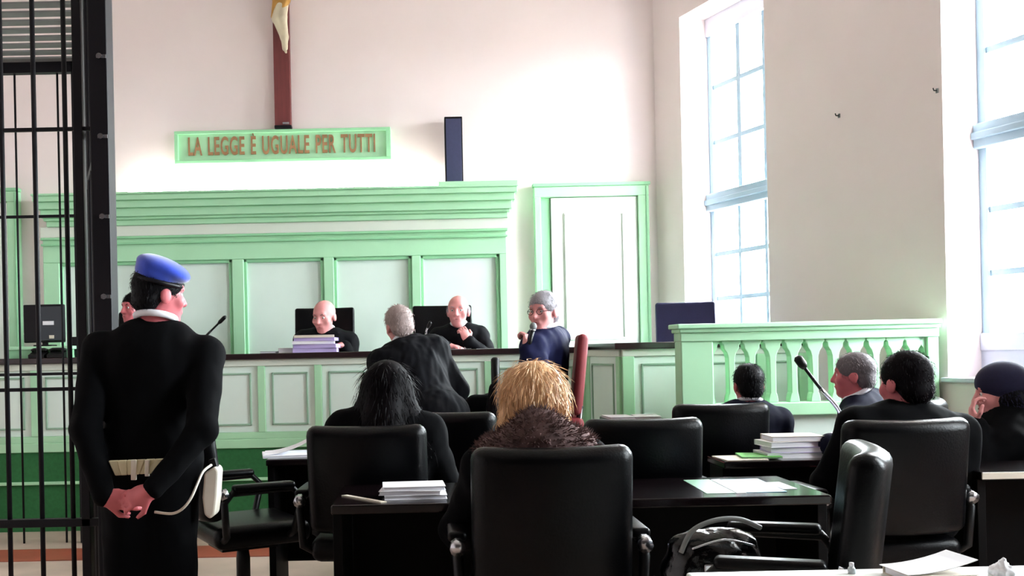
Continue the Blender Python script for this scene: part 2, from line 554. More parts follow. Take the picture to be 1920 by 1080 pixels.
build('top_rail', wp(MB().box(XL, XR, YF, 9.345, ZP1, ZR)), GREEN, t, bevel=.006)
build('bottom_rail', wp(MB().box(XL, XR, YF - .002, 9.345, DZ, ZP0)), GREEN, t, bevel=.006)
build('rail_bead', wp(MB().box(XL - .01, XR + .01, YF - .02, YF + .01, ZR - .075, ZR - .055).box(XL - .01, XR + .01, YF - .03, YF + .01, ZR - .022, ZR)), GREEN2, t, bevel=.004)
for a, b in pan:
    p = build('panel', wp(MB().box(a + .012, b - .012, 9.318, 9.345, ZP0 + .012, ZP1 - .012)), MINT, t, bevel=.008)
    q = MB()
    for (c0, c1, d0, d1) in ((a, b, ZP1 - .03, ZP1), (a, b, ZP0, ZP0 + .03), (a, a + .028, ZP0, ZP1), (b - .032, b, ZP0, ZP1)):
        q.box(c0, c1, 9.295, 9.33, d0, d1)
    build('panel_moulding', wp(q), GREEN2, p, bevel=.006)
build('frieze', wp(MB().box(XL - .01, XR + .02, YF - .03, 9.345, ZR, ZC)), CREAMG, t, bevel=.004)
CX0, CX1 = XL - .03, XR + .10
steps = [(ZC, ZC + .05, .05), (ZC + .05, ZC + .075, .075), (ZC + .075, ZC + .15, .10), (ZC + .15, ZC + .215, .135), (ZC + .215, ZT - .02, .165), (ZT - .02, ZT, .18)]
cor = MB()
for z0, z1, d in steps:
    cor.box(CX0 + .12 - d * .7, CX1 - .12 + d * .7, YF - d, 9.39, z0, z1)
build('cornice', wp(cor), GREEN, t, bevel=.007)
build('cornice_ledge', wp(MB().box(at(822, 350, 9.2).x, CX1, YF - .17, 9.39, ZT, ZT + .035)), GREEN, t, bevel=.004)

# fluorescent tubes lying on the cornice, washing the wall above it
for k in range(3):
    xa = -2.72 + k * 1.10
    o = thing('fluorescent_light', 'slim fluorescent batten hidden on top of the green cornice, %s' % ('left of the crucifix', 'below the crucifix', 'nearest the wall speaker')[k], 'light', (xa + .5, 9.26, ZT), group='cornice lights')
    build('batten', MB().box(-.5, .5, -.02, .03, 0, .02), WHITEP, o, bevel=.004)
    build('tube', MB().tube([(-.48, .005, .034), (.48, .005, .034)], .013, 10), TUBE, o, smooth=True)

# ------------------------------------------------------------------ sign, crucifix, wall speaker
a0, a1 = at(328, 275, 9.35), at(733, 272, 9.35)
zt, zb = at(530, 243, 9.35).z, at(530, 304, 9.35).z
SX0, SX1 = a0.x, a1.x
o = thing('wall_sign', 'long pale green signboard reading LA LEGGE È UGUALE PER TUTTI', 'sign', ((SX0 + SX1) / 2, 9.40, zb))
W, H = SX1 - SX0, zt - zb
build('board', MB().box(-W / 2, W / 2, -.05, 0, 0, H), GREEN, o, bevel=.004)
fm = MB().box(-W / 2, W / 2, -.075, -.045, H - .03, H).box(-W / 2, W / 2, -.075, -.045, 0, .03).box(-W / 2, -W / 2 + .035, -.075, -.045, .03, H - .03).box(W / 2 - .045, W / 2, -.075, -.045, .03, H - .03)
build('sign_frame', fm, GREEN2, o, bevel=.005)
fc = bpy.data.curves.new('lettering', 'FONT')
fc.body = 'LA LEGGE È UGUALE PER TUTTI'
fc.align_x, fc.align_y = 'CENTER', 'CENTER'
fc.size = 0.255
fc.extrude = 0.006
fc.offset = 0.004
fc.space_character = 1.12
fc.space_word = 1.3
to = bpy.data.objects.new('lettering_source', fc)
COL.objects.link(to)
bpy.context.view_layer.update()
me = bpy.data.meshes.new_from_object(to.evaluated_get(bpy.context.evaluated_depsgraph_get()))
bpy.data.objects.remove(to)
me.name = 'lettering'
xs = [v.co.x for v in me.vertices]; ys = [v.co.y for v in me.vertices]
kx = (W * .865) / (max(xs) - min(xs))
for v in me.vertices:
    x, y, z = v.co
    v.co = ((x - (max(xs) + min(xs)) / 2) * kx, -.056 - z, y * 0.92)
me.flip_normals()
me.materials.clear()
lt = link('lettering', me, LETTER, o)
lt.location = (-.01, 0, H * .50)

cx = at(529, 160, 9.33).x
zb = at(529, 241, 9.33).z
o = thing('crucifix', 'dark red wooden crucifix with an ivory figure above the signboard', 'crucifix', (cx, 9.395, zb))
build('upright', MB().box(-.075, .075, -.07, 0, 0, 2.15), WOODR, o, bevel=.006)
build('crossbeam', MB().box(-.52, .52, -.07, 0, 1.62, 1.77), WOODR, o, bevel=.006)
build('foot_cap', MB().box(-.078, .078, -.075, .0, 0, .03), IRON, o, bevel=.004)
build('bracket', MB().box(.0, .06, -.085, -.06, .035, .055), CHROME, o)
fz = 0.72
fig = [cap((.035, -.11, fz), (.028, -.13, fz + .10), .020, .024), cap((.028, -.13, fz + .1), (-.03, -.16, fz + .26), .028, .036), cap((-.03, -.16, fz + .26), (.0, -.12, fz + .46), .036, .05),
       cap((.045, -.11, fz + .01), (.05, -.13, fz + .1), .020, .024), cap((.05, -.13, fz + .1), (.035, -.165, fz + .27), .028, .036), cap((.035, -.165, fz + .27), (.04, -.12, fz + .46), .036, .05),
       cap((.04, -.12, fz + .0), (.055, -.17, fz - .05), .016, .012), ell((.02, -.12, fz + .52), (.075, .055, .08)), ell((.01, -.115, fz + .68), (.075, .055, .12)), cap((-.09, -.11, fz + .80), (.10, -.11, fz + .80), .035),
       cap((-.09, -.11, fz + .80), (-.42, -.09, fz + .96), .028, .018), cap((.10, -.11, fz + .80), (.43, -.09, fz + .96), .028, .018), ell((-.02, -.14, fz + .93), (.048, .055, .065)), cap((0, -.12, fz + .82), (-.01, -.13, fz + .9), .024)]
f = soft('figure', fig, .010, IVORY, o)
soft('loincloth', [ell((.02, -.125, fz + .45), (.085, .068, .075)), cap((-.03, -.16, fz + .42), (-.06, -.15, fz + .28), .03, .02), cap((.06, -.15, fz + .42), (.03, -.17, fz + .33), .035, .02)], .010, GOLD, o)

P = at(852, 346, 9.3); Q = at(852, 221, 9.3)
o = thing('column_speaker', 'slim dark slate column loudspeaker standing above the cornice on the far wall', 'speaker', (P.x, 9.30, ZT + .035))
H = Q.z - ZT - .035
build('cabinet', MB().box(-.082, .082, -.055, .055, 0, H), IRON, o, bevel=.006)
build('grille', MB().box(-.070, .070, -.062, -.05, .015, H - .02), SPEAKM, o, bevel=.003)
build('wall_bracket', MB().box(-.03, .03, .05, .10, H * .4, H * .55), IRON, o)
# ------------------------------------------------------------------ judges' bench
def panel_front(root, fn, a0, a1, z0, z1, stiles, depth=0.03):
    """stiles, panels with a raised inner field on a vertical front; fn(a, d, z): d grows towards the room"""
    zs = (z0 + .05, z1 - .05)
    build('rail', MB().mbox(fn, a0, a1, 0, depth, z0, zs[0]), GREEN, root, bevel=.004)
    build('rail', MB().mbox(fn, a0, a1, 0, depth, zs[1], z1), CREAMG, root, bevel=.004)
    for c, w_ in stiles:
        build('stile', MB().mbox(fn, c - w_, c + w_, 0, depth + .002, zs[0], zs[1]), GREEN, root, bevel=.004)
    for (c, w_), (d, v_) in zip(stiles[:-1], stiles[1:]):
        l, r = c + w_, d - v_
        if r - l < .06:
            continue
        p = build('panel', MB().mbox(fn, l + .002, r - .002, .002, .014, zs[0] + .002, zs[1] - .002), MINT, root)
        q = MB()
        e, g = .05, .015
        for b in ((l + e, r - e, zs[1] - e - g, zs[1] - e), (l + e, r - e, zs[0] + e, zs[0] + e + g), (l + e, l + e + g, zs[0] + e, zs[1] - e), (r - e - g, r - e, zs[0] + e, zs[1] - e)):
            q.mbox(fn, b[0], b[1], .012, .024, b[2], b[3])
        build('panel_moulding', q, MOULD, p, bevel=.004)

BX0, BX1 = -4.6, 1.216
BT = 1.315
o = thing('judges_bench', 'long raised pale green bench with panelled front and dark worktop', 'bench', ((BX0 + BX1) / 2, BF + .3, 0))
bx, by = o.location.x, o.location.y
loc = lambda x, d, z: Vector((x - bx, BF - d - by, z))
build('carcass', MB().mbox(loc, BX0, BX1, -.09, 0, .6, BT - .05), MINT, o)
build('plinth', MB().mbox(loc, BX0, BX1, -.09, .02, 0, .60), CARPET, o)
build('plinth_nosing', MB().mbox(loc, BX0, BX1, .0, .045, .355, .378), GREEN, o, bevel=.005)
build('base_rail', MB().mbox(loc, BX0, BX1, -.08, .035, .60, .67), GREEN, o, bevel=.006)
cs = [-1.257 + .43 * k for k in range(-7, 6)]
cs = [c for c in cs if BX0 + .05 < c < BX1 - .05]
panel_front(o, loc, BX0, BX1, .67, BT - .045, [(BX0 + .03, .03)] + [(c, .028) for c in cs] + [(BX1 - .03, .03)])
build('worktop', MB().mbox(loc, BX0, BX1, -.55, .06, BT - .045, BT), DARKTOP, o, bevel=.006)
for xx in (BX0, -2.2, .55):
    build('end_support', MB().mbox(loc, xx, xx + .04, -.50, -.09, .0, BT - .045), MINT, o)

# right wing, nearer the camera
WF = 7.00
wa, wb = Vector((1.345, WF, 0)), Vector((1.216, BF, 0))
wend = 2.62
o = thing('side_bench', 'shorter pale green bench wing standing forward beside the balustrade', 'bench', (1.9, 7.2, 0))
bo = Vector(o.location)
fl = lambda x, d, z: Vector((x, WF - d, z)) - bo
sd = (wb - wa).normalized(); sn = Vector((-sd.y, sd.x, 0))
sl = lambda a, d, z: wa + sd * a + sn * d + Vector((0, 0, z)) - bo
SL = (wb - wa).length - .005
ZW = 1.335
build('carcass', MB().prism([(1.345, WF), (wend, WF), (wend, WF + .06), (1.40, WF + .06), (1.29, BF - .005), (1.217, BF - .005)], lambda a, t_, b: Vector((a, b, t_)) - bo, .6, ZW - .05), MINT, o)
build('plinth', MB().prism([(1.345, WF), (wend, WF), (wend, WF + .06), (1.40, WF + .06), (1.29, BF - .06), (1.217, BF - .06)], lambda a, t_, b: Vector((a, b, t_)) - bo, 0, .60), CARPET, o)
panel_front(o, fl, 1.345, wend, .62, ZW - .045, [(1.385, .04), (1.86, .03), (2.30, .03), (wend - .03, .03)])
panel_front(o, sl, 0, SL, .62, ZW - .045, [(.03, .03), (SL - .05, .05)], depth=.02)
build('worktop', MB().prism([(1.29, WF - .06), (wend, WF - .06), (wend - .1, BF - .02), (1.205, BF - .07)], lambda a, t_, b: Vector((a, b, t_)) - bo, ZW - .045, ZW), DARKTOP, o, bevel=.006)

# ------------------------------------------------------------------ balustrade
BY = 6.30
X0, X1 = at(1272, 640, BY).x, 3.185
ZB = 1.44
o = thing('balustrade', 'pale green balustrade with flat bottle-shaped balusters and a moulded rail', 'balustrade', ((X0 + X1) / 2, BY + .08, 0))
bo = Vector(o.location)
L = lambda a, b, c: Vector((a, b, c)) - bo
PW = .215
post = build('post', MB().mbox(L, X0 + .015, X0 + PW, BY, BY + .16, 0, ZB - .11), GREEN, o, bevel=.006)
build('end_post', MB().mbox(L, X1 - .07, X1, BY, BY + .14, 0, ZB - .11), GREEN, o, bevel=.006)
build('handrail', MB().mbox(L, X0 - .015, X1, BY - .05, BY + .2, ZB - .03, ZB).mbox(L, X0, X1, BY - .03, BY + .18, ZB - .055, ZB - .03).mbox(L, X0 + .01, X1, BY - .01, BY + .16, ZB - .11, ZB - .055), GREEN, o, bevel=.006)
build('lower_rail', MB().mbox(L, X0 + PW, X1 - .07, BY - .015, BY + .14, .86, .94), GREEN, o, bevel=.006)
build('base_panel', MB().mbox(L, X0 + PW, X1 - .07, BY + .02, BY + .12, 0, .86), MINT, o)
gaps = [1355, 1393, 1432, 1471, 1512, 1550, 1589, 1627, 1665, 1700, 1735]
gx = [at(g, 680, BY).x for g in gaps]
mids = [X0 + PW - .005] + [(a + b) / 2 for a, b in zip(gx[:-1], gx[1:])] + [X1 - .065]
z1, z0 = ZB - .105, .94
prof = [(.060, z1), (.060, z1 - .02), (.050, z1 - .028), (.046, z1 - .055), (.030, z1 - .078), (.021, z1 - .11), (.019, z1 - .20), (.019, z0 + .06), (.024, z0 + .05), (.030, z0 + .02), (.030, z0)]
me = None
for k, x in enumerate(mids):
    if k in (0, len(mids) - 1):
        sgn = 1 if k == 0 else -1
        poly = [(0, z1)] + [(sgn * max(a - .012, .012), z) for a, z in prof] + [(0, z0)]
        build('baluster', MB().prism(poly, lambda a, t_, z: Vector((x + a, BY + .02 + t_, z)) - bo, 0, .08), GREEN, o)
    elif me is None:
        poly = [(a, z) for a, z in prof] + [(-a, z) for a, z in prof[::-1]]
        b = build('baluster', MB().prism(poly, lambda a, t_, z: Vector((a, t_, z)), 0, .08), GREEN, o, bevel=.004, seg=1, loc=Vector((x, BY + .02, 0)) - bo)
        me = b.data
    else:
        link('baluster', me, None, o, loc=Vector((x, BY + .02, 0)) - bo)

# ------------------------------------------------------------------ cage
CF, CB = 4.55, 7.2
fx = at(201, 660, CF).x
bxk = at(154, 660, CB).x
CT = 3.42
o = thing('defendants_cage', 'tall black iron defendants cage with barred front and slatted roof', 'cage', ((fx + bxk) / 2 - .6, (CF + CB) / 2, 0))
bo = Vector(o.location)
L = lambda a, b, c: Vector((a, b, c)) - bo
LXF, LXB = -2.75, -3.75
post = build('post', MB().mbox(L, fx - .04, fx + .04, CF - .05, CF + .05, 0, CT), IRON, o, bevel=.004)
for k in range(8):
    z = at(200, 112 + 148.5 * k, CF).z
    if z > .1:
        build('bolt', MB().tube([L(fx + .01, CF - .05, z), L(fx + .01, CF - .066, z)], .013, 8), CHROME, post)
        build('latch_plate', MB().mbox(L, fx - .005, fx + .038, CF - .056, CF - .05, z - .008, z + .008), CHROME, post)
build('post', MB().mbox(L, fx - .125, fx - .085, CF - .02, CF + .03, 0, CT), IRON, o, bevel=.003)
build('post', MB().mbox(L, bxk - .03, bxk + .03, CB - .03, CB + .03, 0, CT), IRON, o, bevel=.003)
# front bars
ref = None
bars = [at(p, 660, CF).x for p in (131, 73, 12, -50, -112, -174)]
for x in bars:
    if ref is None:
        ref = build('bar', MB().tube([(0, 0, 0), (0, 0, CT)], .0115, 8), IRON, o, smooth=True, loc=L(x, CF, 0)).data
    else:
        link('bar', ref, None, o, loc=L(x, CF, 0))
for z in (at(85, 243, CF).z, at(85, 730, CF).z):
    build('crossbar', MB().mbox(L, LXF, fx - .04, CF - .008, CF + .008, z - .008, z + .008), IRON, o)
zr = at(90, 980, CF).z
build('bottom_rail', MB().mbox(L, LXF, fx - .04, CF - .02, CF + .02, zr - .018, zr + .018), IRON, o, bevel=.003)
build('top_rail', MB().mbox(L, LXF, fx + .04, CF - .03, CF + .03, CT - .06, CT), IRON, o)
# back bars
ref = None
for p in (118, 38, -42, -122):
    x = at(p, 660, CB).x
    if ref is None:
        ref = build('back_bar', MB().tube([(0, 0, 0), (0, 0, CT)], .008, 8), IRON, o, smooth=True, loc=L(x, CB, 0)).data
    else:
        link('back_bar', ref, None, o, loc=L(x, CB, 0))
for z in (2.32, 1.20):
    build('back_crossbar', MB().mbox(L, LXB, bxk, CB - .008, CB + .008, z - .010, z + .010), IRON, o)
build('back_top_rail', MB().mbox(L, LXB, bxk, CB - .03, CB + .03, CT - .085, CT), IRON, o)
# side bars, on the line from the front post to the back post
ref = None
for k in range(1, 9):
    q = k / 9
    x, y = fx + (bxk - fx) * q, CF + (CB - CF) * q
    if ref is None:
        ref = build('side_bar', MB().tube([(0, 0, 0), (0, 0, CT)], .012, 8), IRON, o, smooth=True, loc=L(x, y, 0)).data
    else:
        link('side_bar', ref, None, o, loc=L(x, y, 0))
for z in (CT - .03, 2.32, 1.20, .58):
    build('side_rail', MB().tube([L(fx, CF, z), L(bxk, CB, z)], .016, 6), IRON, o)
# roof slats
for k in range(17):
    q = (k + .5) / 17
    y = CF + (CB - CF) * q
    build('roof_slat', MB().mbox(L, LXF + (LXB - LXF) * q, fx + (bxk - fx) * q, y - .042, y + .042, CT - .012, CT), IRONG, o)

# ------------------------------------------------------------------ office chairs
def cushion(w_, d_, h_, r, bend=0.0, seg=4):
    bm = bmesh.new()
    bmesh.ops.create_cube(bm, size=1)
    bmesh.ops.scale(bm, vec=(w_, d_, h_), verts=bm.verts)
    bmesh.ops.bevel(bm, geom=list(bm.edges), offset=r, segments=seg, profile=.5, affect='EDGES')
    return bm
def cush_obj(name, w_, d_, h_, r, m, parent, c, tilt=0.0, bend=0.0, axis='X', cuts=5):
    bm = bmesh.new()
    bmesh.ops.create_cube(bm, size=1)
    bmesh.ops.scale(bm, vec=(w_, d_, h_), verts=bm.verts)
    bmesh.ops.bevel(bm, geom=list(bm.edges), offset=min(r, .49 * min(w_, d_, h_)), segments=4, profile=.5, affect='EDGES')
    if bend:
        bmesh.ops.bisect_plane(bm, geom=bm.verts[:] + bm.edges[:] + bm.faces[:], plane_co=(0, 0, 0), plane_no=(1, 0, 0))
        for x in (-.25, .25):
            bmesh.ops.bisect_plane(bm, geom=bm.verts[:] + bm.edges[:] + bm.faces[:], plane_co=(x * w_, 0, 0), plane_no=(1, 0, 0))
        for v in bm.verts:
            v.co.y += bend * (v.co.x / (w_ / 2)) ** 2
    M = Matrix.Translation(c) @ Matrix.Rotation(tilt, 4, 'X')
    bmesh.ops.transform(bm, matrix=M, verts=bm.verts)
    me = bpy.data.meshes.new(name)
    bm.to_mesh(me); bm.free()
    return link(name, me, m, parent, smooth=True)

def office_chair(label, loc, rz, W=.52, top=.99, square=False, m=LEATHER, capm=CHROME, seat=.50, group='black office chairs in the courtroom'):
    """sitter looks along +y"""
    t = thing('office_chair', label, 'chair', loc, rz, group)
    hb = top - (seat + .02)
    cush_obj('backrest', W, .10 if not square else .07, hb, .045 if not square else .02, m, t, (0, -.235 - hb * .06, seat + .02 + hb / 2), tilt=R(7), bend=.05 if not square else .02)
    cush_obj('seat', W, .48, .11, .045, m, t, (0, .03, seat - .055))
    for s in (-1, 1):
        a = build('armrest', MB().tube([(s * (W / 2 - .03), -.17, seat - .07), (s * (W / 2 + .035), -.17, seat - .04), (s * (W / 2 + .045), -.18, seat + .12), (s * (W / 2 + .045), -.14, seat + .165), (s * (W / 2 + .045), .15, seat + .17), (s * (W / 2 + .045), .20, seat + .12), (s * (W / 2 + .035), .16, seat - .04), (s * (W / 2 - .03), .15, seat - .07)], .018, 8), PLAST, t, smooth=True)
        build('arm_cap', MB().tube([(s * (W / 2 + .045), -.20, seat + .155), (s * (W / 2 + .045), -.165, seat + .165)], .026, 10), capm, a, smooth=True)
        b = cush_obj('arm_pad', .065, .30, .035, .016, m, a, (s * (W / 2 + .045), .01, seat + .185))
    build('column', MB().tube([(0, 0, .12), (0, 0, .30), (0, 0, seat - .11)], [.035, .035, .022], 12), PLAST, t, smooth=True)
    build('tilt_plate', MB().box(-.12, .12, -.14, .14, seat - .14, seat - .11), PLAST, t)
    for k in range(5):
        q = 2 * math.pi * k / 5 + .3
        c, s_ = math.cos(q), math.sin(q)
        build('base_leg', MB().tube([(c * .02, s_ * .02, .13), (c * .29, s_ * .29, .085)], [.026, .016], 8), PLAST, t, smooth=True)
        build('caster', MB().tube([(c * .29 - s_ * .022, s_ * .29 + c * .022, .03), (c * .29 + s_ * .022, s_ * .29 - c * .022, .03)], .03, 12), PLAST, t)
    return t

def chair_at(px, Y, rz, label, base=None, z=0.0):
    p = at(px, 800, Y)
    return dup(base, (p.x, p.y, z), R(rz), label)
# the chair's back stands .28 behind the origin
def spot(px, yb, rz):
    x = (px - PX) / F * yb
    a = R(rz)
    return (x - math.sin(a) * .27, yb + math.cos(a) * .27, 0)
CH = office_chair('black leather office chair in front, holding the blonde woman in a fur collar', spot(1032, 3.22, 0), 0)
dup(CH, spot(682, 4.33, -3), R(-3), 'black leather office chair holding the woman with long dark hair')
dup(CH, spot(1205, 4.40, 0), 0, 'empty black office chair beyond the glossy table, between the blonde woman and the papers')
dup(CH, spot(1352, 5.42, 0), 0, 'black office chair holding the dark-haired man before the balustrade')
dup(CH, spot(1702, 4.05, 4), R(4), 'black office chair holding the broad man in a dark suit')
dup(CH, (1.06, 3.12, 0), R(70), 'black office chair turned sideways with the black bag on its seat')
dup(CH, (-.93, 5.02, 0), R(-62), 'empty black office chair turned sideways, right beside the uniformed guard')
dup(CH, (.20, 5.44, 0), R(-24), 'black office chair behind the robed lawyer')
dup(CH, (2.51, 5.62, 0), R(60), 'black office chair under the grey-haired man seen in profile')
dup(CH, (2.90, 5.00, 0), R(60), 'black office chair under the person in a dark blue knit cap')

# judges' square high-backed chairs on the dais
JC = office_chair('square high-backed black chair behind the bald judge at the paper stack', (at(603, 600, 8.3).x, 8.27, DZ), R(180), W=.50, top=1.29, square=True, m=LEATHER, group='high-backed chairs behind the bench')
dup(JC, (at(835, 600, 8.3).x, 8.27, DZ - .0), R(184), 'square high-backed black chair behind the judge resting chin on hand')
dup(JC, (at(262, 600, 8.3).x, 8.27, DZ), R(180), 'high-backed black chair behind the seated clerk past the guard')
NC = office_chair('empty navy high-backed chair behind the side bench near the window', (at(1290, 600, 7.75).x, 7.70, DZ), R(172), W=.46, top=1.25, square=True, m=NAVYL, group='high-backed chairs behind the bench')

# red chair of the witness on a low platform
WX, WY = .745, 6.42
PLZ = .40
tag(build('witness_platform', MB().box(.35, 1.14, 5.98, 6.92, 0, PLZ), CARPET, bevel=.008), 'low dark carpeted platform under the red chair', 'platform')
o = thing('red_chair', 'red upholstered chair under the man holding a microphone', 'chair', (WX, WY, PLZ), R(84))
cush_obj('seat', .46, .46, .08, .035, REDSEAT, o, (0, 0, .44))
cush_obj('backrest', .46, .06, .50, .028, REDSEAT, o, (0, -.225, .74), tilt=R(6), bend=.02)
for sx in (-1, 1):
    build('leg', MB().tube([(sx * .19, .19, 0), (sx * .19, .18, .41)], [.014, .02], 8), DARKTOP, o, smooth=True)
    build('leg', MB().tube([(sx * .19, -.23, 0), (sx * .19, -.19, .41), (sx * .19, -.215, .55)], [.014, .02, .016], 8), DARKTOP, o, smooth=True)

# ------------------------------------------------------------------ tables
def table(label, x0, x1, y0, y1, z=.75, m=TABLE, side=TABLED, panel='front', group=None):
    t = thing('desk', label, 'desk', ((x0 + x1) / 2, (y0 + y1) / 2, 0), 0, group)
    W, D = (x1 - x0) / 2, (y1 - y0) / 2
    build('desktop', MB().box(-W, W, -D, D, z - .035, z), m, t, bevel=.006)
    yy = D - .06
    build('modesty_panel', MB().box(-W + .04, W - .04, yy - .018, yy, .12, z - .035), side, t)
    for s in (-1, 1):
        build('end_panel', MB().box(s * (W - .02) - .018, s * (W - .02) + .018, -D + .04, D - .04, 0, z - .035), side, t, bevel=.003)
    return t
table('long dark glossy desk in front of the blonde woman', -.36, 1.46, 3.68, 4.25)
table('dark desk with a tilted white paper, left of the robed lawyer', -.86, -.24, 5.34, 5.88)
table('dark desk carrying the green folder and paper stack', 1.40, 2.30, 4.80, 5.10)
table('dark desk at the right edge with a pale front edge', 2.30, 3.70, 4.22, 4.62)
build('edge_strip', MB().box(-.70, .70, -.206, -.199, .722, .748), PAPERB, bpy.data.objects['desk.003'])
table('low desk with white sheets below the side bench', 1.16, 1.52, 6.50, 6.86, z=.84)
o = table('pale laminate desk across the bottom right corner', .62, 2.6, 1.75, 2.47, m=WDESK, side=WDESK)
# ------------------------------------------------------------------ people
def nrm(v):
    v = np.array(v, float)
    return v / max(np.linalg.norm(v), 1e-9)

def axes(yaw, pitch=0.0, roll=0.0):
    """columns right, forward, up for a head: yaw about z (0 = +y, positive = left), pitch up, roll to its right"""
    M = Matrix.Rotation(R(yaw), 3, 'Z') @ Matrix.Rotation(R(pitch), 3, 'X') @ Matrix.Rotation(R(roll), 3, 'Y')
    return np.array(M)

def head_prims(c, A, s=1.0, g=0.0):
    P = lambda x, y, z: c + A @ (np.array((x, y, z)) * s)
    r = lambda *q: [v * s + g for v in q]
    return [ell(P(0, -.012, .036), r(.076, .098, .086), A, .02), ell(P(0, .028, -.035), r(.060, .064, .078), A, .03), ell(P(0, .060, -.092), r(.030, .026, .022), A, .03),
            cap(P(0, .088, .020), P(0, .108, -.022), .008 * s, .013 * s, .012), cap(P(-.016, .090, -.026), P(.016, .090, -.026), .009 * s, None, .012), cap(P(-.034, .074, .034), P(.034, .074, .034), .014 * s, None, .02),
            ell(P(-.046, .058, -.018), r(.022, .022, .024), A, .02), ell(P(.046, .058, -.018), r(.022, .022, .024), A, .02),
            cut(P(-.032, .094, .010), [.017 * s] * 3, None, .012), cut(P(.032, .094, .010), [.017 * s] * 3, None, .012),
            cap(P(-.018, .084, -.056), P(.018, .084, -.056), .010 * s, None, .01),
            ell(P(-.077, -.014, -.004), r(.010, .024, .034), A, .008), ell(P(.077, -.014, -.004), r(.010, .024, .034), A, .008)]

def hand_prims(wr, d, nrml, side, curl=35.0, s=1.0, spread=0.0):
    d = nrm(d); nrml = nrm(np.array(nrml) - d * (np.array(nrml) @ d)); lat = np.cross(d, nrml) * side   # lat points to the thumb side
    wr = np.array(wr, float)
    out = [ell(wr + d * .050 * s, [.040 * s, .052 * s, .016 * s], np.stack([lat, d, nrml], 1), .012), cap(wr, wr + d * .03 * s, .024 * s, .026 * s, .02)]
    for i, (off, ln) in enumerate(((.030, .94), (.010, 1.0), (-.010, .95), (-.030, .78))):
        p = wr + d * (.088 - abs(off) * .12) * s + lat * off * s
        ang = 0
        for j, (sl_, r0, r1) in enumerate(((.042, .0092, .0088), (.027, .0088, .0080), (.022, .0080, .0070))):
            ang += R(curl * (1.0 if j else .8) + i * 2)
            dd = d * math.cos(ang) + nrml * math.sin(ang) + lat * (off * spread)
            q = p + dd * sl_ * ln * s
            out.append(cap(p, q, r0 * s, r1 * s, .004))
            p = q
    p = wr + d * .028 * s + lat * .030 * s
    dd = nrm(d * .62 + lat * .62 + nrml * .45)
    q = p + dd * .046 * s
    out.append(cap(p, q, .0125 * s, .0105 * s, .01))
    dd2 = nrm(d * .85 + lat * .15 + nrml * .5)
    out.append(cap(q, q + dd2 * .034 * s, .0105 * s, .008 * s, .004))
    return out

def ik(a, b, l1, l2, pole):
    a, b, pole = np.array(a, float), np.array(b, float), np.array(pole, float)
    d = b - a
    D = np.linalg.norm(d)
    if D > (l1 + l2) * .995:
        b = a + d / D * (l1 + l2) * .995
        d = b - a; D = np.linalg.norm(d)
    u = d / D
    x = (l1 * l1 - l2 * l2 + D * D) / (2 * D)
    hgt = math.sqrt(max(l1 * l1 - x * x, 0))
    pl = pole - u * (pole @ u)
    return a + u * x + nrm(pl) * hgt, b

from mathutils import noise as NZ
def wrinkle(me, amp, f, seed=0.0):
    """cloth folds: pushes a cloth mesh along its normals"""
    co = np.empty(len(me.vertices) * 3, np.float32); me.vertices.foreach_get('co', co)
    no = np.empty(len(me.vertices) * 3, np.float32); me.vertices.foreach_get('normal', no)
    co, no = co.reshape(-1, 3), no.reshape(-1, 3)
    d = np.array([NZ.noise((p[0] * f[0] + seed, p[1] * f[1], p[2] * f[2])) + .5 * NZ.noise((p[0] * f[0] * 2.3, p[1] * f[1] * 2.3 + seed, p[2] * f[2] * 2.3)) for p in co.tolist()], np.float32)
    co += no * (amp * d)[:, None]
    me.vertices.foreach_set('co', co.ravel())
    me.update()

def strands(ho, n, ln, m, flow=(0, 0, -1), lift=.2, wd=.0016, seed=1):
    """loose hair lying along the hair mesh"""
    rd = random.Random(seed)
    vs = [v.co.copy() for v in ho.data.vertices]; ns = [v.normal.copy() for v in ho.data.vertices]
    mb = MB()
    fl = Vector(flow)
    for _ in range(n):
        k = rd.randrange(len(vs))
        p, nn = vs[k], ns[k]
        t_ = (fl - nn * fl.dot(nn))
        if t_.length < .15:
            t_ = Vector((rd.uniform(-1, 1), rd.uniform(-1, 1), -.3)); t_ -= nn * t_.dot(nn)
        t_.normalize()
        t_ = (t_ + Vector((rd.uniform(-.3, .3), rd.uniform(-.3, .3), rd.uniform(-.2, .2)))).normalized()
        s_ = t_.cross(nn).normalized() * wd
        L_ = ln * rd.uniform(.5, 1.2)
        a0 = p - nn * .003
        a1 = p + t_ * L_ * .5 + nn * (.002 + lift * L_ * .35)
        a2 = p + t_ * L_ + nn * (lift * L_ * .25)
        mb.add([a0 - s_, a0 + s_, a1 - s_, a1 + s_, a2, a1 + nn * wd], [(0, 1, 3, 2), (2, 3, 4), (2, 5, 4), (3, 5, 4)])
    o = build('hair_strands', mb, m, ho)
    tag(o, kind='stuff')

